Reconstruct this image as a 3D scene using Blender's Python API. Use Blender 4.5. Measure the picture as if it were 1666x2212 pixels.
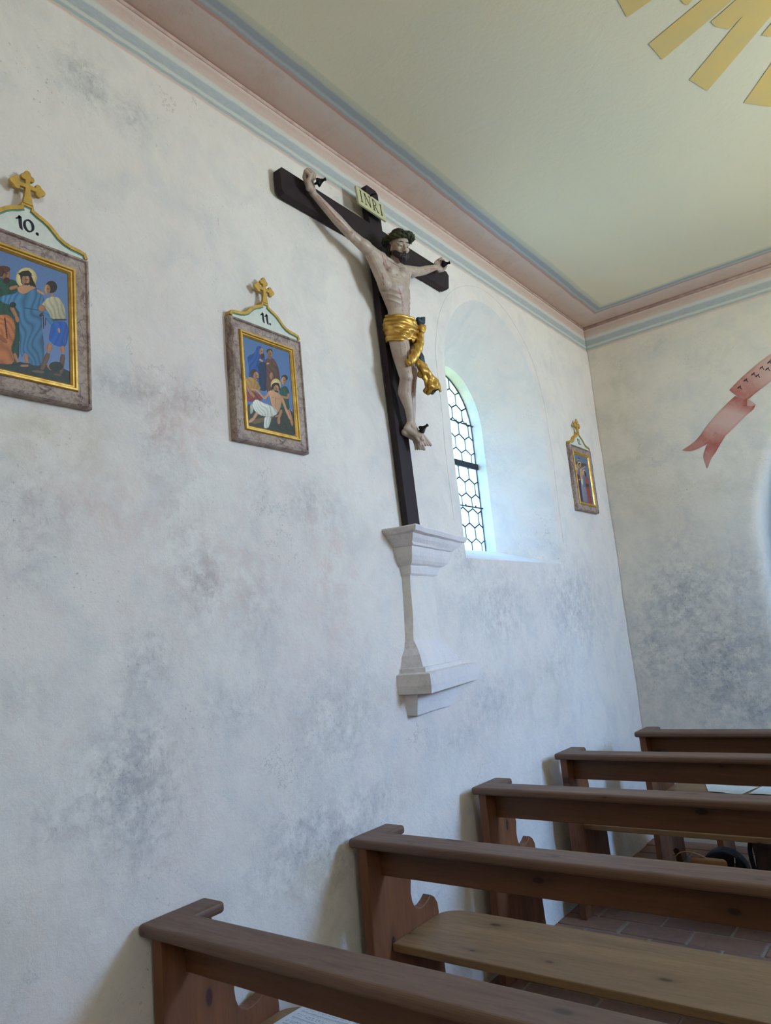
import bpy, bmesh, math, random
import numpy as np
from mathutils import Vector, Matrix, noise, bvhtree, geometry

for o_ in list(bpy.data.objects): bpy.data.objects.remove(o_)
SC = bpy.context.scene
COL = SC.collection
R = math.radians
PI = math.pi

# ---------------------------------------------------------------- camera
CR = Vector((0.79127954, 0.6042144, -0.09381715))
CU = Vector((0.17634366, -0.07858969, 0.98118631))
CF = Vector((-0.58547383, 0.79293671, 0.16873579))
FPX = 1580.33
CAM = Vector((2.0, 0.0, 1.62))
cd = bpy.data.cameras.new('camera')
cam = bpy.data.objects.new('camera', cd); COL.objects.link(cam)
m = Matrix.Identity(4)
for i in range(3):
    m[i][0] = CR[i]; m[i][1] = CU[i]; m[i][2] = -CF[i]; m[i][3] = CAM[i]
cam.matrix_world = m
cd.sensor_fit = 'HORIZONTAL'; cd.sensor_width = 36; cd.lens = FPX * 36 / 1666
cd.clip_start = 0.05
SC.camera = cam

def at(px, py, axis, val):
    """photo pixel -> point on the plane axis=val"""
    d = CR * (px - 833) + CU * (1106 - py) + CF * FPX
    return CAM + d * ((val - CAM[axis]) / d[axis])

# ---------------------------------------------------------------- daylight, exposure
W = bpy.data.worlds.new('world'); SC.world = W; W.use_nodes = True
nt = W.node_tree; nt.nodes.clear()
wo = nt.nodes.new('ShaderNodeOutputWorld'); bg = nt.nodes.new('ShaderNodeBackground')
tc = nt.nodes.new('ShaderNodeTexCoord'); sx = nt.nodes.new('ShaderNodeSeparateXYZ')
rp = nt.nodes.new('ShaderNodeValToRGB')
nt.links.new(tc.outputs['Generated'], sx.inputs[0])
mr = nt.nodes.new('ShaderNodeMapRange'); mr.inputs[1].default_value = -1; mr.inputs[2].default_value = 1
nt.links.new(sx.outputs[2], mr.inputs[0]); nt.links.new(mr.outputs[0], rp.inputs[0])
e = rp.color_ramp.elements
e[0].position = 0.0; e[0].color = (0.14, 0.20, 0.08, 1)
e[1].position = 0.49; e[1].color = (0.16, 0.24, 0.10, 1)
e2 = rp.color_ramp.elements.new(0.52); e2.color = (0.20, 0.47, 1.0, 1)
e3 = rp.color_ramp.elements.new(1.0); e3.color = (0.18, 0.42, 1.0, 1)
nt.links.new(rp.outputs[0], bg.inputs[0]); bg.inputs[1].default_value = 28.0
nt.links.new(bg.outputs[0], wo.inputs[0])

def area(name, loc, direction, sx_, sy_, power, color, spread=180):
    l = bpy.data.lights.new(name, 'AREA'); l.shape = 'RECTANGLE'; l.size = sx_; l.size_y = sy_
    l.energy = power; l.color = color; l.spread = R(spread)
    o = bpy.data.objects.new(name, l); COL.objects.link(o); o.location = loc
    o.rotation_euler = Vector(direction).to_track_quat('-Z', 'Y').to_euler()
    return o
# windows of the right-hand wall (outside the frame): sky light falls in downwards, light off the grass upwards
LX = 4.70
area('daylight_sky_front_window', (LX, 3.8, 2.95), (-1, -.05, -.90), 0.95, 1.45, 190, (0.20, 0.46, 1.0), 140)
area('daylight_grass_front_window', (LX, 3.8, 2.90), (-1, -.05, .80), 0.95, 1.4, 100, (1.0, 0.97, 0.62), 140)
area('daylight_sky_rear_window', (LX, -0.9, 2.85), (-1, .2, -.30), 0.95, 1.5, 38, (0.44, 0.68, 1.0))
area('daylight_grass_rear_window', (LX, -0.9, 2.80), (-1, .2, .45), 0.95, 1.4, 42, (1.0, 0.94, 0.68))
area('daylight_chancel', (3.4, 7.6, 2.4), (-.8, -.9, -.15), 0.9, 1.4, 52, (0.30, 0.56, 1.0))
area('window_portal', (-0.44, 4.01, 2.75), (1, 0, 0), 0.8, 1.3, 1, (1, 1, 1)).data.cycles.is_portal = True

SC.view_settings.view_transform = 'Standard'
SC.view_settings.look = 'None'
SC.view_settings.exposure = -0.48
SC.view_settings.gamma = 1.0
SC.view_settings.use_curve_mapping = False

# ---------------------------------------------------------------- helpers
def srgb(r, g, b):
    f = lambda c: c / 12.92 if c <= .04045 else ((c + .055) / 1.055) ** 2.4
    return (f(r), f(g), f(b), 1.0)
def hx(r, g, b): return srgb(r / 255, g / 255, b / 255)

class NT:
    def __init__(s, name):
        s.m = bpy.data.materials.new(name); s.m.use_nodes = True
        s.t = s.m.node_tree; s.t.nodes.clear()
        s.out = s.t.nodes.new('ShaderNodeOutputMaterial')
        s.b = s.t.nodes.new('ShaderNodeBsdfPrincipled')
        s.t.links.new(s.b.outputs[0], s.out.inputs[0])
    def n(s, ty, **kw):
        nd = s.t.nodes.new('ShaderNode' + ty)
        for k, v in kw.items(): setattr(nd, k, v)
        return nd
    def lk(s, a, b): s.t.links.new(a, b)
    def put(s, sock, v):
        if isinstance(v, bpy.types.NodeSocket): s.t.links.new(v, sock)
        else: sock.default_value = v
    def coord(s, scale=(1, 1, 1), kind='Object'):
        c = s.n('TexCoord'); mp = s.n('Mapping'); s.lk(c.outputs[kind], mp.inputs[0])
        mp.inputs[3].default_value = scale; return mp.outputs[0]
    def noise(s, vec, scale, detail=4, rough=.55, dist=0.0):
        nd = s.n('TexNoise'); s.lk(vec, nd.inputs['Vector']); nd.inputs['Scale'].default_value = scale
        nd.inputs['Detail'].default_value = detail; nd.inputs['Roughness'].default_value = rough
        nd.inputs['Distortion'].default_value = dist; return nd.outputs[0]
    def ramp(s, fac, stops, interp='LINEAR'):
        nd = s.n('ValToRGB'); s.lk(fac, nd.inputs[0]); cr = nd.color_ramp; cr.interpolation = interp
        cr.elements[0].position = stops[0][0]; cr.elements[0].color = stops[0][1]
        cr.elements[1].position = stops[-1][0]; cr.elements[1].color = stops[-1][1]
        for p, c in stops[1:-1]:
            el = cr.elements.new(p); el.color = c
        return nd.outputs[0]
    def mask(s, fac, a, b):
        nd = s.n('MapRange'); s.lk(fac, nd.inputs[0]); nd.inputs[1].default_value = a; nd.inputs[2].default_value = b
        nd.clamp = True; return nd.outputs[0]
    def math(s, op, a, b=0.5):
        nd = s.n('Math', operation=op); s.put(nd.inputs[0], a); s.put(nd.inputs[1], b); return nd.outputs[0]
    def mix(s, fac, a, b, mode='MIX'):
        nd = s.n('MixRGB', blend_type=mode); s.put(nd.inputs[0], fac); s.put(nd.inputs[1], a); s.put(nd.inputs[2], b)
        return nd.outputs[0]
    def attr(s, name, out=2):
        nd = s.n('Attribute'); nd.attribute_name = name; return nd.outputs[out]
    def bump(s, h, strength=.3, dist=.01):
        nd = s.n('Bump'); nd.inputs['Strength'].default_value = strength; nd.inputs['Distance'].default_value = dist
        s.lk(h, nd.inputs['Height']); s.lk(nd.outputs[0], s.b.inputs['Normal'])
    def set(s, col=None, rough=None, metal=None, spec=None, coat=None):
        if col is not None: s.put(s.b.inputs['Base Color'], col)
        if rough is not None: s.put(s.b.inputs['Roughness'], rough)
        if metal is not None: s.put(s.b.inputs['Metallic'], metal)
        if spec is not None: s.b.inputs['Specular IOR Level'].default_value = spec
        if coat is not None: s.b.inputs['Coat Weight'].default_value = coat
        return s.m

def link(name, me, mat=None, parent=None, smooth=False, loc=None):
    if mat is not None:
        me.materials.clear(); me.materials.append(mat)
    if smooth:
        me.polygons.foreach_set('use_smooth', [True] * len(me.polygons))
    o = bpy.data.objects.new(name, me); COL.objects.link(o)
    if parent is not None: o.parent = parent
    if loc is not None: o.location = loc
    return o
def pymesh(vs, fs):
    me = bpy.data.meshes.new('m'); me.from_pydata([tuple(v) for v in vs], [], fs); me.update(); return me
def fixn(me):
    bm = bmesh.new(); bm.from_mesh(me); bmesh.ops.recalc_face_normals(bm, faces=bm.faces); bm.to_mesh(me); bm.free(); return me
def bmmesh(bm):
    bmesh.ops.recalc_face_normals(bm, faces=bm.faces)
    me = bpy.data.meshes.new('m'); bm.to_mesh(me); bm.free(); return me
def thing(name, label, cat, loc=(0, 0, 0), rotz=0, group=None):
    o = bpy.data.objects.new(name, None); COL.objects.link(o); o.location = loc; o.rotation_euler = (0, 0, rotz)
    o.empty_display_size = .05
    o['label'] = label; o['category'] = cat
    if group: o['group'] = group
    return o
def structure(o): o['kind'] = 'structure'; return o
def add_box(bm, lo, hi):
    vs = [bm.verts.new((x, y, z)) for x in (lo[0], hi[0]) for y in (lo[1], hi[1]) for z in (lo[2], hi[2])]
    for f in ((0, 1, 3, 2), (4, 6, 7, 5), (0, 4, 5, 1), (2, 3, 7, 6), (0, 2, 6, 4), (1, 5, 7, 3)):
        bm.faces.new([vs[i] for i in f])
    return vs
def add_prism(bm, pts, a, b, axis):
    """polygon pts (2D) extruded between a and b along axis; 2D order: remaining axes ascending"""
    def mk(p, t):
        c = [0, 0, 0]; r_ = [i for i in range(3) if i != axis]; c[axis] = t; c[r_[0]] = p[0]; c[r_[1]] = p[1]; return c
    A = [bm.verts.new(mk(p, a)) for p in pts]; B = [bm.verts.new(mk(p, b)) for p in pts]
    n = len(pts)
    fa = bm.faces.new(A); fb = bm.faces.new(B[::-1])
    for i in range(n): bm.faces.new((A[i], A[(i + 1) % n], B[(i + 1) % n], B[i]))
    return fa, fb
def bevel(bm, w, seg=2, ang=30):
    bmesh.ops.recalc_face_normals(bm, faces=bm.faces)
    ed = [e_ for e_ in bm.edges if len(e_.link_faces) == 2 and e_.calc_face_angle(0) > R(ang)]
    bmesh.ops.bevel(bm, geom=ed, offset=w, segments=seg, affect='EDGES', profile=.5)
def add_tube(bm, pts, radii, seg=10, caps=True, flat=None):
    pts = [Vector(p) for p in pts]
    if not hasattr(radii, '__len__'): radii = [radii] * len(pts)
    rings = []; up = None
    for i, p in enumerate(pts):
        d = (pts[min(i + 1, len(pts) - 1)] - pts[max(i - 1, 0)]).normalized()
        if up is None:
            up = Vector((0, 0, 1)) if abs(d.z) < .9 else Vector((1, 0, 0))
        a = (up - d * up.dot(d)).normalized(); b = d.cross(a); up = a
        k = (1, 1) if flat is None else flat
        rings.append([bm.verts.new(p + (a * math.cos(2 * PI * j / seg) * k[0] + b * math.sin(2 * PI * j / seg) * k[1]) * radii[i]) for j in range(seg)])
    for i in range(len(rings) - 1):
        for j in range(seg):
            bm.faces.new((rings[i][j], rings[i][(j + 1) % seg], rings[i + 1][(j + 1) % seg], rings[i + 1][j]))
    if caps:
        bm.faces.new(rings[0][::-1]); bm.faces.new(rings[-1])
def add_ball(bm, c, r, rot=None, seg=14, ring=9):
    if not hasattr(r, '__len__'): r = (r, r, r)
    M = Matrix.Translation(Vector(c)) @ ((rot.to_4x4() if rot is not None else Matrix.Identity(4))) @ Matrix.Diagonal((r[0], r[1], r[2], 1))
    top = bm.verts.new(M @ Vector((0, 0, 1))); bot = bm.verts.new(M @ Vector((0, 0, -1))); rg = []
    for i in range(1, ring):
        z, q = math.cos(PI * i / ring), math.sin(PI * i / ring)
        rg.append([bm.verts.new(M @ Vector((q * math.cos(2 * PI * j / seg), q * math.sin(2 * PI * j / seg), z))) for j in range(seg)])
    for j in range(seg):
        k = (j + 1) % seg
        bm.faces.new((top, rg[0][j], rg[0][k])); bm.faces.new((bot, rg[-1][k], rg[-1][j]))
        for i in range(len(rg) - 1): bm.faces.new((rg[i][j], rg[i + 1][j], rg[i + 1][k], rg[i][k]))
def add_caps(bm, p0, p1, r0, r1, seg=14):
    """tapered capsule"""
    p0 = Vector(p0); p1 = Vector(p1)
    add_ball(bm, p0, r0, seg=seg, ring=8); add_ball(bm, p1, r1, seg=seg, ring=8)
    add_tube(bm, [p0, p1], [r0, r1], seg)
def remesh(me, voxel, smooth_it=3, factor=.5):
    o = bpy.data.objects.new('tmp', me); COL.objects.link(o)
    md = o.modifiers.new('r', 'REMESH'); md.mode = 'VOXEL'; md.voxel_size = voxel; md.use_smooth_shade = True
    if smooth_it:
        ms = o.modifiers.new('s', 'SMOOTH'); ms.iterations = smooth_it; ms.factor = factor
    dg = bpy.context.evaluated_depsgraph_get(); dg.update()
    me2 = bpy.data.meshes.new_from_object(o.evaluated_get(dg))
    bpy.data.objects.remove(o); return me2
def boolean(me, cutter):
    o = bpy.data.objects.new('tmp', me); COL.objects.link(o)
    c = bpy.data.objects.new('tmpc', cutter); COL.objects.link(c)
    md = o.modifiers.new('b', 'BOOLEAN'); md.object = c; md.operation = 'DIFFERENCE'; md.solver = 'EXACT'
    dg = bpy.context.evaluated_depsgraph_get(); dg.update()
    me2 = bpy.data.meshes.new_from_object(o.evaluated_get(dg))
    bpy.data.objects.remove(o); bpy.data.objects.remove(c); return me2
def vset(me, name, arr):
    a = me.attributes.new(name, 'FLOAT', 'POINT'); a.data.foreach_set('value', np.asarray(arr, dtype=np.float32))
def coords(me):
    a = np.empty(len(me.vertices) * 3, dtype=np.float32); me.vertices.foreach_get('co', a); return a.reshape(-1, 3)
def catmull(pts, n=8):
    P = [Vector(p) for p in pts]; P = [P[0] * 2 - P[1]] + P + [P[-1] * 2 - P[-2]]; out = []
    for i in range(1, len(P) - 2):
        for k in range(n):
            t = k / n
            out.append(.5 * ((2 * P[i]) + (P[i + 1] - P[i - 1]) * t + (2 * P[i - 1] - 5 * P[i] + 4 * P[i + 1] - P[i + 2]) * t * t + (3 * P[i] - P[i - 1] - 3 * P[i + 1] + P[i + 2]) * t ** 3))
    out.append(P[-2]); return out
def strokes_mesh(strokes, place, th):
    """flat strokes [(pts, widths)] in 2D, put in space by place(u, v, h)"""
    bm = bmesh.new()
    for pts, ws in strokes:
        if not hasattr(ws, '__len__'): ws = [ws] * len(pts)
        L = []; Rr = []
        for i, p in enumerate(pts):
            a = pts[max(i - 1, 0)]; b = pts[min(i + 1, len(pts) - 1)]
            dx, dy = b[0] - a[0], b[1] - a[1]; l = math.hypot(dx, dy) or 1
            nx, ny = -dy / l * ws[i] / 2, dx / l * ws[i] / 2
            L.append((p[0] + nx, p[1] + ny)); Rr.append((p[0] - nx, p[1] - ny))
        lo = [[bm.verts.new(place(u, v, h)) for u, v in s_] for s_ in (L, Rr) for h in (0, th)]
        a, b, c, d = lo  # L0 L1 R0 R1
        for i in range(len(pts) - 1):
            bm.faces.new((b[i], b[i + 1], d[i + 1], d[i])); bm.faces.new((a[i], c[i], c[i + 1], a[i + 1]))
            bm.faces.new((a[i], a[i + 1], b[i + 1], b[i])); bm.faces.new((c[i], d[i], d[i + 1], c[i + 1]))
        bm.faces.new((a[0], b[0], d[0], c[0])); bm.faces.new((a[-1], c[-1], d[-1], b[-1]))
    return bmmesh(bm)
# pew positions: (left end of the cap, its rear edge)
PEWS = [(0.020, 1.322), (0.050, 2.215), (0.063, 3.104), (0.091, 3.977), (0.288, 4.750)]
ROOM_W, ROOM_Y, BACK_Y, CEIL = 4.8, 5.72, -2.6, 4.0
# ---------------------------------------------------------------- plaster materials
def plaster(name, base, kind):
    n = NT(name); v = n.coord()
    n1 = n.noise(v, 1.1, 5, .6); n2 = n.noise(v, 5, 5, .65, .4); n3 = n.noise(v, 38, 5, .7); n4 = n.noise(v, 13, 8, .72, .15)
    col = n.mix(n.mask(n1, .35, .7), base[0], base[1])
    col = n.mix(n.math('MULTIPLY', n.mask(n2, .45, .68), .6), col, base[2])
    col = n.mix(n.math('MULTIPLY', n.mask(n4, .50, .70), .35), col, base[3])
    st = n.attr('stain')
    # grey weathered patches: the blob attribute broken up by noise
    bro = n.math('MULTIPLY', st, n.mask(n4, .36, .60))
    col = n.mix(n.math('MULTIPLY', bro, .66), col, hx(142, 146, 150))
    bro2 = n.math('MULTIPLY', n.math('MULTIPLY', st, n.mask(n.noise(v, 48, 6, .8), .52, .62)), .42)
    col = n.mix(bro2, col, hx(112, 110, 104))
    wm = n.math('MULTIPLY', n.attr('ochre'), n.mask(n2, .35, .62))
    col = n.mix(n.math('MULTIPLY', wm, .55), col, hx(196, 176, 128))
    rs = n.math('MULTIPLY', n.attr('rose'), n.mask(n4, .38, .6))
    col = n.mix(n.math('MULTIPLY', rs, .50), col, hx(205, 160, 145))
    # fine dark specks
    sp = n.math('MULTIPLY', n.mask(n.noise(v, 75, 4, .65), .62, .68), n.mask(n.noise(v, 3.1, 4, .65, .5), .52, .66))
    col = n.mix(n.math('MULTIPLY', sp, .55), col, hx(120, 116, 108))
    # hairline cracks
    vc = n.n('TexVoronoi', feature='DISTANCE_TO_EDGE'); nz_ = n.n('TexNoise'); n.lk(v, nz_.inputs['Vector']); nz_.inputs['Scale'].default_value = 2.2; nz_.inputs['Detail'].default_value = 6; nz_.inputs['Roughness'].default_value = .7; wv = n.mix(.55, v, nz_.outputs[1]);
    n.lk(wv, vc.inputs['Vector']); vc.inputs['Scale'].default_value = 1.3
    ck = n.math('MULTIPLY', n.math('SUBTRACT', 1.0, n.mask(vc.outputs[0], .0, .005)), n.mask(n.noise(v, 2.3, 3), .58, .63))
    col = n.mix(n.math('MULTIPLY', ck, .35), col, hx(130, 126, 118))
    if kind:  # painted cornice: colour bands by height (walls) with worn edges
        z = n.n('SeparateXYZ'); n.lk(v, z.inputs[0])
        h = n.math('ADD', z.outputs[2], n.math('MULTIPLY', n.math('SUBTRACT', n.noise(v, 9, 3), .5), .014))
        if kind == 'wall':
            f = n.mask(h, 3.78, 4.0)
            S = [(0, hx(214, 205, 190)), (.05, hx(218, 180, 160)), (.10, hx(205, 188, 172)), (.12, hx(158, 170, 170)), (.17, hx(158, 170, 170)),
                 (.20, hx(202, 204, 192)), (.25, hx(200, 202, 190)), (.28, hx(162, 170, 172)), (.46, hx(168, 175, 177)), (.50, hx(206, 207, 196)), (.58, hx(206, 206, 194)), (.63, hx(204, 178, 164)), (.82, hx(198, 166, 152)), (.92, hx(212, 190, 178)), (1, hx(206, 178, 166))]
            bands = n.ramp(f, S); on = n.mask(h, 3.785, 3.795)
            if True:
                wear = n.mask(n.noise(n.coord((1, 1, 6)), 22, 5, .75), .35, .62)
                bands = n.mix(n.math('MULTIPLY', wear, .38), bands, hx(205, 200, 188))
            col = n.mix(on, col, bands)
    n.set(col, .92, spec=.15)
    hgt = n.math('ADD', n.math('MULTIPLY', n3, .35), n.math('ADD', n.math('MULTIPLY', n4, 1.0), n.math('MULTIPLY', n2, .8)))
    hgt = n.math('SUBTRACT', hgt, n.math('MULTIPLY', bro, .35))
    hgt = n.math('SUBTRACT', hgt, n.math('MULTIPLY', n.math('MULTIPLY', n.mask(n.noise(v, 26, 6, .8, .6), .54, .58), n.math('ADD', n.math('MULTIPLY', st, .8), .12)), .5))
    n.bump(hgt, .46, .018)
    return n.m
M_WALL = plaster('lime_plaster', (hx(231, 223, 210), hx(226, 213, 202), hx(206, 203, 197), hx(228, 207, 196)), 'wall')
M_FAR = plaster('lime_plaster_far', (hx(226, 216, 198), hx(220, 208, 190), hx(200, 198, 190), hx(212, 201, 186)), 'wall')
M_STONE = plaster('limewashed_stone', (hx(228, 219, 212), hx(222, 210, 204), hx(212, 207, 204), hx(218, 206, 198)), None)

def ceiling_mat():
    n = NT('painted_ceiling'); v = n.coord()
    n1 = n.noise(v, .8, 5, .6); n2 = n.noise(v, 4.5, 5, .65, .5)
    col = n.mix(n.mask(n1, .32, .7), hx(224, 214, 188), hx(218, 214, 194))
    col = n.mix(n.math('MULTIPLY', n.mask(n2, .45, .75), .35), col, hx(214, 214, 196))
    s = n.n('SeparateXYZ'); n.lk(v, s.inputs[0])
    wob = n.math('MULTIPLY', n.math('SUBTRACT', n.noise(v, 6, 3), .5), .016)
    d = n.math('MINIMUM', s.outputs[0], n.math('SUBTRACT', ROOM_Y, s.outputs[1]))
    d = n.math('MINIMUM', d, n.math('SUBTRACT', ROOM_W, s.outputs[0]))
    d = n.math('ADD', d, wob)
    f = n.mask(d, 0, .30)
    S = [(0, hx(196, 160, 145)), (.03, hx(204, 178, 164)), (.25, hx(202, 180, 168)), (.50, hx(206, 190, 182)), (.555, hx(206, 190, 182)), (.575, hx(192, 150, 136)), (.60, hx(190, 160, 148)),
         (.62, hx(166, 168, 172)), (.66, hx(184, 190, 186)), (.70, hx(160, 166, 174)), (.78, hx(164, 170, 176)), (.81, hx(194, 196, 180)), (.90, hx(206, 206, 184)), (.93, hx(222, 216, 184))]
    bands = n.ramp(f, S)
    st = n.noise(n.coord((1, 1, 1)), 3.2, 6, .7, 1.2)
    brown = n.math('MULTIPLY', n.mask(st, .48, .7), .35)
    bands = n.mix(n.math('MULTIPLY', brown, n.math('SUBTRACT', 1.0, n.mask(d, .155, .165))), bands, hx(176, 144, 122))
    on = n.math('SUBTRACT', 1.0, n.mask(d, .272, .282))
    col = n.mix(on, col, bands)
    n.set(col, .95, spec=.1)
    n.bump(n.math('ADD', n2, n.math('MULTIPLY', n.noise(v, 30, 5, .7), .4)), .22, .015)
    return n.m
M_CEIL = ceiling_mat()

def simple(name, col, rough=.6, metal=0, spec=.4, var=.12, scale=20, bump=.1, col2=None):
    n = NT(name); v = n.coord(); nz = n.noise(v, scale, 4, .6)
    c2 = col2 or tuple(list(c * (1 - var * 2) for c in col[:3]) + [1])
    n.set(n.mix(n.mask(nz, .35, .65), col, c2), rough, metal, spec)
    if bump: n.bump(nz, bump, .004)
    return n.m

# ---------------------------------------------------------------- wall_left with its splayed round-arched window
def blob_attrs(me, blobs, axis):
    co = coords(me)
    uv = co[:, [i for i in (0, 1, 2) if i != axis]].astype(float)
    out = {k: np.zeros(len(co)) for k in ('stain', 'ochre', 'rose')}
    for kind, u, w, ru, rw, s in blobs:
        d = ((uv[:, 0] - u) / ru) ** 2 + ((uv[:, 1] - w) / rw) ** 2
        out[kind] = np.maximum(out[kind], s * np.exp(-d * 1.1))
    for k, a in out.items(): vset(me, k, a)
def lumpy(me, axis, amp=.006, skip=None):
    for v in me.vertices:
        if skip and skip(v.co): continue
        c = v.co
        d = noise.noise(c * 1.7) * amp + noise.noise(c * 6.0) * amp * .45
        v.co[axis] += d
def grid_slab(u0, u1, w0, w1, step, axis, a, b):
    """dense front face at coordinate a, plain back at b"""
    nu = int((u1 - u0) / step) + 1; nw = int((w1 - w0) / step) + 1
    us = np.linspace(u0, u1, nu); ws = np.linspace(w0, w1, nw)
    def mk(u, w, t):
        c = [0, 0, 0]; r_ = [i for i in range(3) if i != axis]; c[axis] = t; c[r_[0]] = u; c[r_[1]] = w; return c
    vs = [mk(u, w, a) for w in ws for u in us]; fs = []
    for j in range(nw - 1):
        for i in range(nu - 1):
            k = j * nu + i; fs.append((k, k + 1, k + nu + 1, k + nu))
    nb = len(vs)
    loop = [i for i in range(nu)] + [j * nu + nu - 1 for j in range(1, nw)] + [(nw - 1) * nu + i for i in range(nu - 2, -1, -1)] + [j * nu for j in range(nw - 2, 0, -1)]
    for k in loop:
        c = list(vs[k]); c[axis] = b; vs.append(c)
    L = len(loop)
    for q in range(L):
        fs.append((loop[q], nb + q, nb + (q + 1) % L, loop[(q + 1) % L]))
    fs.append(tuple(nb + q for q in range(L))[::-1])
    me = pymesh(vs, fs); return fixn(me)
WY, WO, WI = 4.012, .618, .385       # window centre line, half widths at the wall face and at the throat
def arch_ring(x, hw, spring, sill, n=28):
    pts = [(x, WY - hw, sill)]
    ns = 14
    for i in range(1, ns): pts.append((x, WY - hw, sill + (spring - sill) * i / ns))
    for i in range(n + 1):
        a = PI - PI * i / n; pts.append((x, WY + hw * math.cos(a), spring + hw * math.sin(a)))
    for i in range(ns - 1, 0, -1): pts.append((x, WY + hw, sill + (spring - sill) * i / ns))
    pts.append((x, WY + hw, sill))
    for i in range(1, 12): pts.append((x, WY + hw - 2 * hw * i / 12, sill))
    return pts
def window_cutter():
    rings = []
    def splay(t): return (-.35 * t, WO + (WI - WO) * t, 3.035 + (2.965 - 3.035) * t, 1.998 + (2.118 - 1.998) * t)
    seq = [splay(-.25)] + [splay(i / 12) for i in range(13)] + [(-.39, WI, 2.965, 2.125), (-.43, WI, 2.965, 2.13), (-.55, WI + .0, 2.965, 2.12), (-.9, WI + .02, 2.965, 2.1)]
    vs = []; fs = []
    for s_ in seq:
        rings.append(len(vs)); vs += arch_ring(*s_)
    n = len(vs) // len(seq)
    for i in range(len(seq) - 1):
        for j in range(n):
            a, b = rings[i], rings[i + 1]; fs.append((a + j, a + (j + 1) % n, b + (j + 1) % n, b + j))
    fs.append(tuple(range(n))); fs.append(tuple(rings[-1] + j for j in range(n))[::-1])
    return fixn(pymesh(vs, fs))
slab = grid_slab(BACK_Y - .3, ROOM_Y + .0, -.15, CEIL + .1, .028, 0, 0.0, -.66)
wl = boolean(slab, window_cutter())
wl.attributes
lumpy(wl, 0, .007, lambda c: c.x < -.3 or c.z > 3.78)
def PB(kind, px, py, rx, ry, s):   # blob given where the photograph shows it
    p = at(px, py, 0, 0); q = at(px + rx, py, 0, 0); t_ = at(px, py + ry, 0, 0)
    return (kind, p.y, p.z, abs(q.y - p.y), abs(t_.z - p.z), s)
blobs = [PB('stain', 185, 175, 55, 55, .75), PB('stain', 290, 255, 32, 45, .55), PB('stain', 320, 850, 150, 35, .6), PB('ochre', 120, 940, 110, 80, .9),
         PB('rose', 380, 900, 70, 90, .9), PB('stain', 340, 960, 40, 110, .45), PB('stain', 440, 1255, 45, 70, .8), PB('stain', 400, 1200, 60, 200, .35), PB('stain', 670, 1090, 60, 50, .55),
         PB('stain', 290, 1700, 110, 190, .85), PB('stain', 130, 1780, 90, 60, .5), PB('stain', 60, 1120, 110, 140, .4), PB('stain', 320, 1430, 60, 110, .55), PB('stain', 560, 1330, 60, 120, .35),
         PB('stain', 730, 1560, 110, 120, .5), PB('stain', 700, 1820, 130, 130, .7), PB('ochre', 690, 1900, 60, 60, .8), PB('stain', 800, 1740, 100, 60, .5),
         PB('stain', 1080, 1310, 80, 90, .5), PB('stain', 1240, 1300, 60, 100, .65), PB('stain', 1010, 1220, 40, 60, .5), PB('stain', 1060, 1520, 70, 60, .5), PB('stain', 1200, 1430, 60, 60, .35),
         PB('stain', 1140, 960, 20, 60, .3), PB('stain', 60, 1500, 80, 60, .3), PB('rose', 250, 1100, 130, 90, .6), PB('rose', 500, 1250, 120, 120, .5), PB('rose', 720, 1250, 60, 160, .6),
         PB('stain', 1000, 1590, 90, 40, .4), PB('ochre', 1180, 1500, 50, 80, .4), PB('stain', 60, 1230, 60, 60, .4), PB('stain', 520, 1520, 120, 60, .4), PB('ochre', 60, 2050, 140, 160, .3), PB('stain', 560, 1060, 40, 60, .3)]
blob_attrs(wl, blobs, 0)
wall_left = structure(link('wall_left', wl, M_WALL, smooth=False))
for p in wl.polygons: p.use_smooth = True
wl.set_sharp_from_angle(angle=R(24))
# incised line following the arch
bm = bmesh.new()
line = [(0.002, WY - WO - .085, 2.2 + .86 * i / 10) for i in range(11)] + [(0.002, WY + (WO + .085) * math.cos(PI - PI * i / 40), 3.045 + (WO + .085) * math.sin(PI - PI * i / 40)) for i in range(41)] + [(0.002, WY + WO + .085, 3.04 - .9 * i / 10) for i in range(11)]
wob = [(p[0] + .0, p[1] + noise.noise(Vector(p) * 3) * .006, p[2] + noise.noise(Vector(p) * 3 + Vector((9, 0, 0))) * .006) for p in line]
add_tube(bm, [(noise.noise(Vector(p) * 1.7) * .007 + noise.noise(Vector(p) * 6.0) * .003 + .0005, p[1], p[2]) for p in wob], .0010, 5)
link('incised_line', bmmesh(bm), simple('worn_line', hx(212, 205, 192), .95, spec=.1), wall_left)

# ---------------------------------------------------------------- wall_far with the chancel arch
slab = grid_slab(-.02, ROOM_W + .02, -.15, CEIL + .1, .035, 1, ROOM_Y, ROOM_Y + .45)
ax, ar, az = 2.40, 1.365, 2.0
bm = bmesh.new()
ap = [(ax - ar, -.4)] + [(ax - ar, az * i / 20) for i in range(1, 20)] + [(ax + ar * math.cos(PI - PI * i / 48), az + ar * math.sin(PI - PI * i / 48)) for i in range(49)] + [(ax + ar, az * i / 20) for i in range(19, 0, -1)] + [(ax + ar, -.4)]
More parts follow.
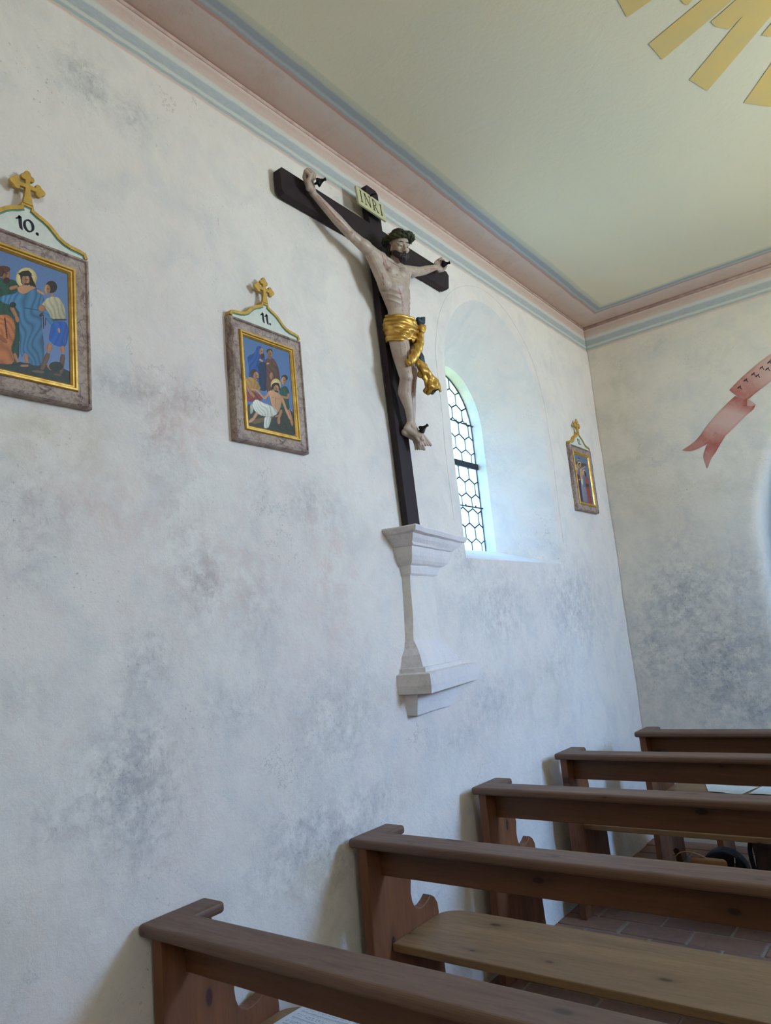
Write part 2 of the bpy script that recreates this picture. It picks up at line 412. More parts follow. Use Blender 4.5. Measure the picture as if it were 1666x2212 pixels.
# rounded arris: wider at the wall face
rr_ = [(ROOM_Y - .1, .10), (ROOM_Y - .001, .055), (ROOM_Y + .01, .028), (ROOM_Y + .03, .01), (ROOM_Y + .06, 0), (ROOM_Y + .6, 0)]
vs = []; fs = []
for (yy, g) in rr_:
    for (u, w) in ap:
        s_ = (ar + g) / ar
        vs.append((ax + (u - ax) * s_, yy, (az + (w - az) * s_) if w > az else w))
n_ = len(ap)
for i in range(len(rr_) - 1):
    for j in range(n_): fs.append((i * n_ + j, i * n_ + (j + 1) % n_, (i + 1) * n_ + (j + 1) % n_, (i + 1) * n_ + j))
fs.append(tuple(range(n_))); fs.append(tuple((len(rr_) - 1) * n_ + j for j in range(n_))[::-1])
bm.free()
wf = boolean(slab, fixn(pymesh(vs, fs)))
lumpy(wf, 1, .007, lambda c: c.z > 3.78 or c.y > ROOM_Y + .1)
def PF(kind, px, py, rx, ry, s):
    p = at(px, py, 1, ROOM_Y); q = at(px + rx, py, 1, ROOM_Y); t_ = at(px, py + ry, 1, ROOM_Y)
    return (kind, p.x, p.z, abs(q.x - p.x), abs(t_.z - p.z), s)
blob_attrs(wf, [PF('stain', 1480, 1300, 110, 110, .8), PF('stain', 1560, 1440, 160, 150, 1.0), PF('stain', 1420, 1420, 70, 160, .7), PF('stain', 1600, 1250, 70, 70, .6), PF('stain', 1650, 1530, 120, 60, .9),
                PF('ochre', 1330, 900, 60, 250, .5), PF('ochre', 1500, 1050, 200, 60, .4), PF('ochre', 1400, 1080, 60, 70, .5), PF('stain', 1410, 1380, 40, 90, .8), PF('stain', 1470, 1180, 60, 50, .4), PF('stain', 1420, 740, 40, 30, .3)], 1)
wall_far = structure(link('wall_far', wf, M_FAR, smooth=False))
for p in wf.polygons: p.use_smooth = abs(p.normal.y) > .9 or p.center.y > ROOM_Y + .002

# ---------------------------------------------------------------- other walls, ceiling, chancel
bm = bmesh.new()
for (y0, y1, z0, z1) in ((BACK_Y - .3, -1.4, -.1, 4.05), (-.4, 3.3, -.1, 4.05), (4.3, 9.2, -.1, 4.05), (-1.4, -.4, -.1, 2.05), (-1.4, -.4, 3.65, 4.05), (3.3, 4.3, -.1, 2.05), (3.3, 4.3, 3.65, 4.05)):
    add_box(bm, (ROOM_W, y0, z0), (ROOM_W + .5, y1, z1))
structure(link('wall_right', bmmesh(bm), M_WALL))
bm = bmesh.new()
for y in (-.9, 3.8):
    add_box(bm, (ROOM_W + .3, y - .55, 2.0), (ROOM_W + .32, y + .55, 3.7))
structure(link('window_2', bmmesh(bm), simple('frosted_pane', hx(225, 232, 235), .4)))
bm = bmesh.new(); add_box(bm, (-.3, BACK_Y - .3, -.1), (ROOM_W + .5, BACK_Y, 4.05))
structure(link('wall_back', bmmesh(bm), M_WALL))
bm = bmesh.new()
add_box(bm, (.8, 8.8, -.1), (4.3, 9.1, 4.1)); add_box(bm, (.6, ROOM_Y + .4, -.1), (.9, 8.9, 4.1))
add_box(bm, (4.2, ROOM_Y + .4, -.1), (4.5, 8.9, 4.1)); add_box(bm, (.6, ROOM_Y + .4, 3.9), (4.5, 9.1, 4.1))
structure(link('wall_chancel', bmmesh(bm), M_FAR))

nx, ny = 96, 160
vs = [(-.3 + (ROOM_W + .6) * i / nx, BACK_Y - .3 + (ROOM_Y + .3 - BACK_Y + .3) * j / ny, CEIL) for j in range(ny + 1) for i in range(nx + 1)]
fs = [(j * (nx + 1) + i, (j + 1) * (nx + 1) + i, (j + 1) * (nx + 1) + i + 1, j * (nx + 1) + i + 1) for j in range(ny) for i in range(nx)]
ce = pymesh(vs, fs)
for v in ce.vertices:
    d = min(v.co.x, ROOM_Y - v.co.y, ROOM_W - v.co.x)
    if d > 0:
        v.co.z += .02 * min(1, d / .2) + noise.noise(v.co * 1.3) * .010 * min(1, d / .3)
ceiling = structure(link('ceiling', ce, M_CEIL, smooth=True))
bm = bmesh.new(); add_box(bm, (-.5, BACK_Y - .4, CEIL + .08), (ROOM_W + .5, ROOM_Y + .5, CEIL + .2))
structure(link('ceiling', bmmesh(bm), M_CEIL))

# plaster roll where walls and ceiling meet
bm = bmesh.new()
add_tube(bm, [(0.0, BACK_Y, 3.992), (0.0, 1.5, 3.99), (0, 3, 3.993), (0.0, ROOM_Y, 3.992)], .009, 8)
add_tube(bm, [(0.0, ROOM_Y, 3.992), (2.4, ROOM_Y, 3.992), (ROOM_W, ROOM_Y, 3.992)], .014, 8)
structure(link('trim_1', bmmesh(bm), simple('rose_limewash', hx(208, 178, 166), .9, spec=.1), smooth=True))

# golden rays painted on the ceiling: thin coats of paint, one per ray
def gold_ray():
    n = NT('ochre_ray_paint'); v = n.coord(); a = n.noise(v, 6, 5, .65)
    n.set(n.mix(n.mask(a, .35, .7), hx(218, 190, 122), hx(208, 186, 132)), .9, spec=.1); return n.m
MR = gold_ray()
cx_, cy_ = 2.42, 2.55
rays = [[(1.388, 2.676), (1.387, 2.810), (1.517, 2.795), (1.90, 2.62)], [(1.411, 3.014), (1.427, 3.147), (1.763, 3.023), (2.05, 2.86), (2.02, 2.77), (1.667, 2.935)],
        [(1.579, 2.853), (1.585, 2.905), (1.596, 2.927), (1.636, 2.905), (1.95, 2.73), (1.93, 2.69)], [(1.649, 3.082), (1.655, 3.12), (1.698, 3.179), (1.846, 3.100), (2.1, 2.92), (2.07, 2.87), (1.772, 3.032)],
        [(1.487, 3.363), (1.531, 3.502), (1.848, 3.236), (2.13, 2.99), (2.10, 2.93), (1.833, 3.088)],
        [(1.799, 3.319), (1.827, 3.357), (2.0, 3.21), (2.15, 3.04), (2.13, 3.02)], [(1.646, 3.729), (1.741, 3.864), (1.95, 3.52), (2.2, 3.12), (2.14, 3.05), (1.796, 3.543)],
        [(1.36, 2.45), (1.37, 2.58), (1.9, 2.59), (1.9, 2.53)], [(1.95, 3.85), (2.08, 3.9), (2.28, 3.15), (2.22, 3.12)], [(2.3, 3.95), (2.46, 3.95), (2.42, 3.15), (2.34, 3.15)], [(2.7, 3.9), (2.85, 3.82), (2.6, 3.1), (2.5, 3.14)]]
cbv = bvhtree.BVHTree.FromPolygons([v.co for v in ce.vertices], [p.vertices for p in ce.polygons])
for ry in rays:
    bm = bmesh.new()
    P = [bm.verts.new((x, y, CEIL)) for x, y in ry]; f = bm.faces.new(P)
    bmesh.ops.triangulate(bm, faces=[f]); bmesh.ops.subdivide_edges(bm, edges=bm.edges, cuts=7, use_grid_fill=True)
    for v in bm.verts:
        h = cbv.ray_cast(Vector((v.co.x, v.co.y, 3.5)), Vector((0, 0, 1)))
        v.co.z = h[0].z - .0022
    o = link('painted_ray', bmmesh(bm), MR, ceiling)

# ---------------------------------------------------------------- painted red scroll on the far wall
def scroll_mat(name, c1, c2):
    n = NT(name); v = n.coord(); a = n.noise(v, 9, 5, .7, .6); g = n.attr('red')
    c = n.mix(g, c1, c2)
    c = n.mix(n.math('MULTIPLY', n.mask(a, .42, .65), .4), c, hx(205, 165, 150))
    n.set(c, .92, spec=.1); return n.m
MS = scroll_mat('faded_red_scroll_paint', hx(206, 172, 158), hx(168, 92, 80))
wbv = bvhtree.BVHTree.FromPolygons([v.co for v in wf.vertices], [p.vertices for p in wf.polygons])
def strip(name, A, B, red, off):
    """ribbon between two edge polylines A and B (x, z), red = depth of colour along it"""
    A = catmull([(a[0], a[1], 0) for a in A], 6); B = catmull([(b[0], b[1], 0) for b in B], 6)
    n = len(A); m_ = 8; vs = []; fs = []; rd = []
    for i in range(n):
        q = i / (n - 1) * (len(red) - 1); k = min(int(q), len(red) - 2); rv = red[k] + (red[k + 1] - red[k]) * (q - k)
        for j in range(m_ + 1):
            p = A[i].lerp(B[i], j / m_)
            h = wbv.ray_cast(Vector((p.x, ROOM_Y - .5, p.y)), Vector((0, 1, 0)))
            vs.append((p.x, (h[0].y if h[0] is not None and h[0].y < ROOM_Y + .05 else ROOM_Y) - off, p.y)); rd.append(rv + .25 * (abs(j / m_ - .5) > .42))
    for i in range(n - 1):
        for j in range(m_):
            k = i * (m_ + 1) + j; fs.append((k, k + 1, k + m_ + 2, k + m_ + 1))
    me = pymesh(vs, fs); vset(me, 'red', rd); return link(name, me, MS, scroll_, smooth=True)
scroll_ = link('painted_scroll', pymesh([(1.08, ROOM_Y - .0035, 3.03), (1.095, ROOM_Y - .0035, 3.035), (1.105, ROOM_Y - .0035, 3.02)], [(0, 1, 2)]), MS, wall_far)
vset(scroll_.data, 'red', [1, 1, 1])
strip('scroll_band', [(1.011, 3.169), (1.116, 3.243), (1.225, 3.305), (1.319, 3.352), (1.50, 3.43), (1.75, 3.50)], [(1.100, 3.055), (1.193, 3.108), (1.24, 3.13), (1.287, 3.155), (1.45, 3.24), (1.72, 3.32)], [.9, .6, .25, .1, .3, .6], .003)
strip('scroll_tail', [(1.042, 3.115), (0.985, 3.078), (0.930, 3.039), (0.849, 2.974), (0.80, 2.93)], [(1.161, 3.012), (1.139, 2.983), (1.085, 2.950), (1.009, 2.895), (0.93, 2.84)], [1.0, .75, .15, .1, .5], .0022)
strip('scroll_tail', [(0.80, 2.93), (0.76, 2.885), (0.70, 2.84), (0.617, 2.805)], [(0.868, 2.885), (0.83, 2.825), (0.70, 2.783), (0.622, 2.800)], [.5, .9, .8, .8], .0022)
strip('scroll_tail', [(0.868, 2.885), (0.80, 2.81), (0.762, 2.74), (0.758, 2.70), (0.768, 2.631)], [(0.93, 2.84), (0.890, 2.793), (0.845, 2.735), (0.804, 2.690), (0.772, 2.631)], [.6, 1, .8, .7, .8], .0022)
strip('scroll_fold', [(1.105, 3.02), (1.14, 3.01), (1.161, 3.014)], [(1.118, 3.075), (1.145, 3.04), (1.163, 3.016)], [.4, .2, .5], .0034)
# faint remains of black lettering on the scroll
def on_far(u, v, h): return (u, ROOM_Y - .0045 - h - .0, v)
lt = []
for (u, v) in ((1.07, 3.165), (1.12, 3.205), (1.175, 3.235), (1.235, 3.265), (1.20, 3.215), (1.29, 3.29), (1.315, 3.31), (1.27, 3.245)):
    lt += [([(u, v), (u + .02, v + .014)], .006), ([(u + .013, v + .012), (u + .022, v - .014)], .004), ([(u - .004, v - .004), (u + .004, v + .01)], .003)]
link('scroll_lettering', strokes_mesh(lt, on_far, .0006), simple('black_paint', hx(70, 62, 58), .9), wall_far)

# ---------------------------------------------------------------- window_1: leaded hexagonal panes
def glass():
    n = NT('old_glass'); v = n.coord()
    tr = n.n('BsdfTransparent'); tl = n.n('BsdfTranslucent'); gl = n.n('BsdfGlossy'); gl.inputs['Roughness'].default_value = .12
    nz = n.noise(v, 9, 3, .6)
    tint = n.mix(n.mask(nz, .3, .7), (.90, .97, .98, 1), (.97, .99, 1.0, 1))
    n.lk(tint, tr.inputs[0]); n.lk(tint, tl.inputs[0])
    m1 = n.n('MixShader'); m1.inputs[0].default_value = .22; n.lk(tr.outputs[0], m1.inputs[1]); n.lk(tl.outputs[0], m1.inputs[2])
    m2 = n.n('MixShader'); m2.inputs[0].default_value = .05; n.lk(m1.outputs[0], m2.inputs[1]); n.lk(gl.outputs[0], m2.inputs[2])
    n.lk(m2.outputs[0], n.out.inputs[0]); return n.m
M_GLASS = glass()
M_LEAD = simple('lead_came', hx(58, 68, 78), .55, .5, var=.1)
M_IRON = simple('iron_bar', hx(48, 50, 56), .6, .4, var=.1)
win = bpy.data.objects.new('window_1', None); COL.objects.link(win); structure(win); win.location = (-.43, WY, 2.13)
GX = -.43
def clip_convex(poly, clip):
    out = poly
    for i in range(len(clip)):
        a, b = clip[i], clip[(i + 1) % len(clip)]; inp = out; out = []
        side = lambda p: (b[0] - a[0]) * (p[1] - a[1]) - (b[1] - a[1]) * (p[0] - a[0])
        for k in range(len(inp)):
            p, q = inp[k], inp[(k + 1) % len(inp)]; sp, sq = side(p), side(q)
            if sp >= 0: out.append(p)
            if sp * sq < 0:
                t = sp / (sp - sq); out.append((p[0] + (q[0] - p[0]) * t, p[1] + (q[1] - p[1]) * t))
        if not out: return []
    return out
hw = WI - .004; spr = 2.965 - 2.13
clip = [(-hw, 0), (hw, 0)] + [(hw * math.cos(PI * i / 20), spr + hw * math.sin(PI * i / 20)) for i in range(21)]
def area2(p): return abs(sum(p[i][0] * p[(i + 1) % len(p)][1] - p[(i + 1) % len(p)][0] * p[i][1] for i in range(len(p)))) / 2
HWX, SV, DV = .064, .0365, .030
edges = set(); bm_lead = bmesh.new()
for row in range(-1, 14):
    for cl in range(-4, 5):
        cx = cl * 2 * HWX + (HWX if row % 2 else 0) + .015; cz = .02 + row * (2 * SV + DV)
        hexa = [(cx, cz - SV - DV), (cx + HWX, cz - SV), (cx + HWX, cz + SV), (cx, cz + SV + DV), (cx - HWX, cz + SV), (cx - HWX, cz - SV)]
        pg = clip_convex(hexa, clip)
        if len(pg) < 3 or area2(pg) < .0002: continue
        # shrink a little, tilt a little: hand-set glass
        mx = sum(p[0] for p in pg) / len(pg); mz = sum(p[1] for p in pg) / len(pg)
        random.seed(row * 31 + cl); ta, tb = random.uniform(-.02, .02), random.uniform(-.02, .02)
        b2 = bmesh.new()
        q = [(mx + (p[0] - mx) * .985, mz + (p[1] - mz) * .985) for p in pg]
        F_ = [b2.verts.new((-.0015 + (p[0] - mx) * ta + (p[1] - mz) * tb, p[0], p[1])) for p in q]; B_ = [b2.verts.new((.0015 + (p[0] - mx) * ta + (p[1] - mz) * tb, p[0], p[1])) for p in q]
        b2.faces.new(F_); b2.faces.new(B_[::-1])
        for i in range(len(q)): b2.faces.new((F_[i], F_[(i + 1) % len(q)], B_[(i + 1) % len(q)], B_[i]))
        link('pane', bmmesh(b2), M_GLASS, win)
        for i in range(len(pg)):
            a, b = pg[i], pg[(i + 1) % len(pg)]
            k = tuple(sorted(((round(a[0], 3), round(a[1], 3)), (round(b[0], 3), round(b[1], 3)))))
            if k in edges: continue
            edges.add(k)
            add_tube(bm_lead, [(0, a[0], a[1]), (0, b[0], b[1])], .0048, 6)
link('lead_came', bmmesh(bm_lead), M_LEAD, win)
b2 = bmesh.new(); add_box(b2, (.006, -WI, .572), (.018, WI, .612)); link('crossbar', bmmesh(b2), M_IRON, win)
for z, sag in ((.885, 0), (.30, 0)):
    b2 = bmesh.new(); add_tube(b2, [(.014, -WI, z), (.014, WI, z)], .005, 6)
    for yy in (-.25, -.12, .02, .16, .29): add_ball(b2, (.016, yy, z + .004), (.006, .006, .011), seg=6, ring=5)
    link('saddle_bar', bmmesh(b2), M_IRON, win)

# ---------------------------------------------------------------- brick floor
def brick_mat(name, c1, c2, c3):
    n = NT(name); v = n.coord(kind='Object'); oi = n.n('ObjectInfo')
    a = n.noise(v, 14, 5, .7)
    c = n.mix(oi.outputs['Random'], c1, c2); c = n.mix(n.math('MULTIPLY', n.mask(a, .4, .7), .6), c, c3)
    n.set(c, .62, spec=.35); n.bump(a, .3, .006); return n.m
M_BR = brick_mat('brick_paver', hx(146, 106, 82), hx(122, 90, 74), hx(104, 82, 70))
M_MORTAR = simple('mortar', hx(158, 142, 120), .95, spec=.1, scale=60)
bm = bmesh.new(); add_box(bm, (-.1, BACK_Y - .3, -.12), (ROOM_W + .1, 9, -.006))
floor_ = structure(link('floor', bmmesh(bm), M_MORTAR))
def brick_mesh(seed):
    random.seed(seed); b = bmesh.new(); add_box(b, (-.1655, -.0775, -.03), (.1655, .0775, 0))
    for v in b.verts:
        v.co += Vector((random.uniform(-.003, .003), random.uniform(-.003, .003), random.uniform(-.002, .001) if v.co.z > -.01 else 0))
    bevel(b, .004, 1); me = bmmesh(b); me.materials.append(M_BR); return me
BM_ = [brick_mesh(i) for i in range(6)]
stuffv = []
stuff = bmesh.new()
for r_ in range(-19, 20):
    y = 4.01 + r_ * .168
    if y > ROOM_Y - .05: continue
    for c_ in range(0, 15):
        x = .345 * c_ + (.0 if r_ % 2 else .172) - .005
        if x > ROOM_W - .1: continue
        random.seed(r_ * 100 + c_)
        if 1.6 < y and x < 1.9 and x > .1:
            o = bpy.data.objects.new('brick', random.choice(BM_)); COL.objects.link(o); o.parent = floor_
            o.location = (x, y, random.uniform(-.002, .002)); o.rotation_euler = (0, 0, random.choice((0, PI)) + random.uniform(-.006, .006))
        elif x > .1:
            add_box(stuff, (x - .165, y - .0775, -.03), (x + .165, y + .0775, random.uniform(-.002, .002)))
        else:
            add_box(stuff, (max(.0, x - .165), y - .0775, -.03), (x + .165, y + .0775, random.uniform(-.002, .002)))
so = link('paving', bmmesh(stuff), M_BR, floor_); so['kind'] = 'stuff'
# ---------------------------------------------------------------- pilaster with capital and base
def loft_wedge(rows):
    """rows of (z, y_left, x, y_corner, y_right): left face, right face, running back into the wall"""
    vs = []; fs = []; N = 12
    for (z, yl, x, yc, yr) in rows:
        pts = [(-.03, yl)] + [(x * i / 4 * 1.0 + 0 * (1 - i / 4), yl + (yc - yl) * i / 4) for i in range(0, 5)] + [(x * (1 - i / N), yc + (yr - yc) * i / N) for i in range(1, N + 1)] + [(-.03, yr)]
        for (px_, py_) in pts: vs.append((px_, py_, z))
    n = len(pts)
    for i in range(len(rows) - 1):
        for j in range(n): a, b = i * n, (i + 1) * n; fs.append((a + j, a + (j + 1) % n, b + (j + 1) % n, b + j))
    fs.append(tuple(range(n))); fs.append(tuple((len(rows) - 1) * n + j for j in range(n))[::-1])
    me = fixn(pymesh(vs, fs))
    bm = bmesh.new(); bm.from_mesh(me)
    bmesh.ops.subdivide_edges(bm, edges=[e_ for e_ in bm.edges if e_.calc_length() > .05], cuts=2, use_grid_fill=True)
    for v in bm.verts:
        v.co += Vector((noise.noise(v.co * 9), noise.noise(v.co * 9 + Vector((5, 0, 0))), noise.noise(v.co * 9 + Vector((0, 7, 0))))) * .0035
    bmesh.ops.triangulate(bm, faces=[f for f in bm.faces if len(f.verts) > 4])
    bm.to_mesh(me); bm.free()
    blob_attrs(me, [('stain', 2.69, 2.05, .04, .12, .6), ('stain', 2.74, 1.7, .05, .4, .5), ('stain', 2.70, 1.45, .03, .1, .5)], 0)
    return me
pil = thing('wall_pilaster', 'whitewashed stone pilaster with moulded capital under the foot of the tall cross', 'pilaster', (0, 2.74, 1.26))
def W2L(me, o):
    me.transform(Matrix.Translation(-Vector(o.location))); return me
cap_rows = [(2.112, 2.668, .164, 2.701, 3.424), (2.106, 2.664, .168, 2.697, 3.43), (2.085, 2.676, .158, 2.704, 3.41), (2.078, 2.690, .135, 2.716, 3.37),
            (2.060, 2.703, .125, 2.728, 3.34), (2.042, 2.722, .108, 2.744, 3.30), (2.030, 2.735, .104, 2.756, 3.27), (2.026, 2.742, .092, 2.762, 3.25),
            (2.005, 2.743, .092, 2.760, 3.245), (1.985, 2.748, .088, 2.764, 3.235), (1.965, 2.757, .078, 2.772, 3.21), (1.950, 2.768, .066, 2.782, 3.17), (1.942, 2.776, .054, 2.788, 3.13),
            (1.938, 2.777, .056, 2.788, 3.12), (1.906, 2.781, .052, 2.790, 3.10), (1.898, 2.784, .046, 2.793, 3.08)]
link('capital', W2L(loft_wedge(cap_rows), pil), M_STONE, pil)
sh = [(1.90, 2.786, .043, 2.796, 3.06), (1.80, 2.782, .042, 2.792, 3.05), (1.70, 2.775, .041, 2.785, 3.06), (1.59, 2.766, .041, 2.775, 3.07)]
link('shaft', W2L(loft_wedge(sh), pil), M_WALL, pil)
br = [(1.594, 2.764, .044, 2.774, 3.08), (1.582, 2.760, .052, 2.770, 3.09), (1.560, 2.750, .066, 2.765, 3.12), (1.53, 2.727, .088, 2.746, 3.17), (1.50, 2.716, .100, 2.737, 3.20), (1.478, 2.708, .108, 2.731, 3.22),
      (1.474, 2.700, .122, 2.726, 3.26), (1.456, 2.697, .126, 2.721, 3.27), (1.450, 2.672, .158, 2.702, 3.39), (1.40, 2.668, .160, 2.702, 3.40), (1.364, 2.676, .155, 2.708, 3.385)]
link('base_moulding', W2L(loft_wedge(br), pil), M_STONE, pil)
co_ = [(1.366, 2.716, .066, 2.730, 3.17), (1.32, 2.722, .058, 2.735, 3.15), (1.268, 2.735, .044, 2.745, 3.11)]
link('corbel', W2L(loft_wedge(co_), pil), M_STONE, pil)

# ---------------------------------------------------------------- crucifix
def wood_dark():
    n = NT('black_brown_wood'); v = n.coord((1, 1, 1)); a = n.noise(v, 18, 4, .6)
    n.set(n.mix(n.mask(a, .35, .65), hx(38, 29, 31), hx(48, 35, 36)), .6, spec=.25); n.bump(a, .15, .004); return n.m
M_CROSS = wood_dark()
M_NAIL = simple('black_iron', hx(22, 22, 24), .45, .6, var=.1)
XF = .047
crx = thing('crucifix', 'tall dark cross with a carved crucified figure in a gilded loincloth, above the pilaster', 'crucifix', (.02, 2.86, 2.112))
CO = Vector(crx.location)
def loc(me): me.transform(Matrix.Translation(-CO)); return me
def clink(name, me, mat, parent=crx, smooth=False, label=None):
    o = link(name, loc(me), mat, parent, smooth)
    if label: o['label'] = label
    return o
bm = bmesh.new()
pts = [(2.818, 2.112), (2.917, 2.112), (2.842, 3.865), (2.822, 3.882), (2.752, 3.882), (2.737, 3.865)]
add_prism(bm, pts, .012, XF, 0); bevel(bm, .002, 1)
clink('upright_beam', bmmesh(bm), M_CROSS)
bm = bmesh.new()
pts = [(2.117, 3.560), (2.135, 3.545), (3.44, 3.545), (3.462, 3.562), (3.478, 3.645), (3.455, 3.664), (2.128, 3.668), (2.112, 3.652)]
add_prism(bm, pts, .010, XF + .002, 0); bevel(bm, .002, 1)
clink('cross_beam', bmmesh(bm), M_CROSS)
# title board
M_BOARD = simple('cream_board_paint', hx(196, 190, 148), .7, var=.06, scale=30)
pq = [at(580 + x / 3.967, 330 + y / 3.967, 0, .085) for x, y in ((775, 280), (1010, 440), (1014, 590), (778, 430))]
B0, B1 = pq[3], pq[2]; BH = ((pq[0] - pq[3]).z + (pq[1] - pq[2]).z) / 2
bu = (B1 - B0); bu.z *= 1; BW = bu.length; bu.normalize(); bv = Vector((-.10, 0, 1)).normalized(); bn = bu.cross(bv)
if bn.x < 0: bn = -bn
bm = bmesh.new()
base = B0 - bn * .0
c8 = [base + bu * (a * BW) + bv * (b * BH) + bn * h for a in (0, 1) for b in (0, 1) for h in (-.012, 0)]
vv = [bm.verts.new(c) for c in c8]
for f in ((0, 1, 3, 2), (4, 6, 7, 5), (0, 4, 5, 1), (2, 3, 7, 6), (0, 2, 6, 4), (1, 5, 7, 3)): bm.faces.new([vv[i] for i in f])
bevel(bm, .002, 1)
title = clink('title_board', bmmesh(bm), M_BOARD, label='cream painted title board')
def brd(u, v, h): return base + bu * (u * BW) + bv * (v * BH) + bn * (.0004 + h) - CO
asp = BW / BH
def letter(ch, u, w):
    lo, hi = .2, .82; a = w / asp * asp; t = .028; s_ = .012
    serif = lambda x, y: ([(x - .035, y), (x + .035, y)], .035)
    S = []
    if ch == 'I': S = [([(u + w / 2, lo), (u + w / 2, hi)], t), serif(u + w / 2, lo), serif(u + w / 2, hi)]
    if ch == 'N': S = [([(u, lo), (u, hi)], s_), ([(u, hi), (u + w, lo)], t), ([(u + w, lo), (u + w, hi)], s_), serif(u, lo), serif(u, hi), serif(u + w, hi)]
    if ch == 'R':
        bowl = [(u + .0 + w * .75 * math.sin(PI * i / 10), hi - (hi - .5) * (1 - math.cos(PI * i / 10)) / 2) for i in range(11)]
        S = [([(u, lo), (u, hi)], t), (bowl, .02), ([(u + w * .3, .5), (u + w, lo)], t), serif(u, lo), serif(u, hi), serif(u + w, lo)]
    return S
st = letter('I', .10, .06) + letter('N', .27, .17) + letter('R', .57, .14) + letter('I', .82, .06)
def wfix(st): return [(p, [w] * len(p)) for p, w in st]
o = link('lettering', strokes_mesh(wfix(st), brd, .0008), simple('black_lettering', hx(34, 34, 32), .7), title)
bm = bmesh.new(); pA = base + bu * BW * .52 + bv * BH * .97
add_tube(bm, [pA - bn * .03, pA + bn * .012, pA + bn * .03 + bu * .012], [.004, .006, .002], 6)
clink('small_nail', bmmesh(bm), M_NAIL)

def P(px, py, X): return at(px, py, 0, X)
def Z1(x, y, X): return at(580 + x / 3.967, 330 + y / 3.967, 0, X)
def Z2(x, y, X): return at(740 + x / 4.254, 640 + y / 4.254, 0, X)
BODY = bmesh.new()
def cap_(a, b, r0, r1): add_caps(BODY, a, b, r0, r1)
def ell_(c, r, ax=None):
    rot = None
    if ax is not None:
        rot = Vector((0, 0, 1)).rotation_difference(Vector(ax).normalized()).to_matrix()
    add_ball(BODY, c, r, rot, 20, 12)
# torso: elliptical sections (centre, half depth, half width)
secs = [((.150, 2.722, 3.405), .030, .040), ((.152, 2.716, 3.380), .045, .078), ((.158, 2.714, 3.340), .056, .100), ((.163, 2.718, 3.295), .068, .104), ((.168, 2.728, 3.245), .070, .100),
        ((.164, 2.746, 3.195), .058, .086), ((.156, 2.766, 3.150), .049, .072), ((.152, 2.768, 3.105), .050, .074), ((.150, 2.762, 3.060), .053, .080), ((.150, 2.755, 3.010), .054, .080), ((.150, 2.755, 2.975), .043, .066)]
TX = -.005
rings = []
for (c, dx, wy) in secs:
    rings.append([BODY.verts.new((c[0] + TX + dx * math.cos(2 * PI * j / 28) * (1 if math.cos(2 * PI * j / 28) > 0 else .8), c[1] + wy * math.sin(2 * PI * j / 28), c[2] + (c[1] - 2.72) * 0)) for j in range(28)])
for i in range(len(rings) - 1):
    for j in range(28): BODY.faces.new((rings[i][j], rings[i][(j + 1) % 28], rings[i + 1][(j + 1) % 28], rings[i + 1][j]))
BODY.faces.new(rings[0][::-1]); BODY.faces.new(rings[-1])
# pectorals, rib arch, abdomen
ell_((.200, 2.677, 3.318), (.024, .042, .030)); ell_((.204, 2.762, 3.326), (.024, .040, .030))
def onchest(t, z, ins):
    Zs = [c[2] for c, _, _ in secs][::-1]; g = lambda arr: float(np.interp(z, Zs, arr[::-1]))
    cx0, cy0, dx0, wy0 = g([c[0] for c, _, _ in secs]), g([c[1] for c, _, _ in secs]), g([a for _, a, _ in secs]), g([b for _, _, b in secs])
    return Vector((cx0 + TX + (dx0 - ins) * math.cos(t), cy0 + (wy0 - ins) * math.sin(t), z))
for k in range(5):
    for s_ in (-1, 1):
        ts = np.linspace(.28 + .07 * k, 1.75, 9); pp = [onchest(s_ * t, 3.290 - .024 * k - .022 * (1.75 - t) * (0.6 if k < 2 else 1), .0045) for t in ts]
        for a_, b_ in zip(pp[:-1], pp[1:]): cap_(a_, b_, .0066, .0066)
for dz in (0, -.035, -.068):
    for s_ in (-1, 1): ell_((.196 - abs(dz) * .25, 2.758 + s_ * .016, 3.185 + dz), (.010, .016, .017))
S_ = Vector((-.056, .080, .050))
for v_ in BODY.verts: v_.co += S_
def T(*p): return Vector(p) + S_
# clavicles, sternum
shL = P(811, 553, .112); shR = P(869, 586, .100); neck = T(.165, 2.715, 3.395)
cap_(T(.203, 2.712, 3.372), shL + Vector((.012, .02, .012)), .009, .011); cap_(T(.203, 2.724, 3.374), shR + Vector((.015, -.01, .010)), .009, .011)
# arms
elL = Z1(697, 692, .100); wrL = Z1(385, 350, .080)
cap_(shL + Vector((0, .03, -.01)), shL, .042, .034); cap_(shL, elL, .033, .0235)
ell_((shL * .55 + elL * .45) + Vector((.008, 0, -.006)), (.030, .030, .055), (elL - shL))
foreL = elL.lerp(wrL, .35)
cap_(elL, foreL, .0235, .0245); cap_(foreL, wrL, .0245, .0150); ell_(elL + Vector((.002, 0, -.004)), (.024, .024, .028))
elR = Z1(1296, 1018, .088); wrR = Z1(1425, 985, .078)
cap_(shR + Vector((0, -.03, -.012)), shR, .042, .034); cap_(shR, elR, .033, .0245)
ell_((shR * .5 + elR * .5) + Vector((.008, 0, -.006)), (.030, .030, .05), (elR - shR))
foreR = elR.lerp(wrR, .35)
cap_(elR, foreR, .0240, .0240); cap_(foreR, wrR, .0240, .0160)
# armpit webs: chest muscle running up to the arm
cap_(T(.175, 2.64, 3.25), shL + (elL - shL) * .25, .034, .028); cap_(T(.172, 2.79, 3.26), shR + (elR - shR) * .25, .032, .026)
cap_(T(.190, 2.67, 3.33), shL + (elL - shL) * .12, .030, .028); cap_(T(.190, 2.76, 3.34), shR + (elR - shR) * .1, .030, .027)
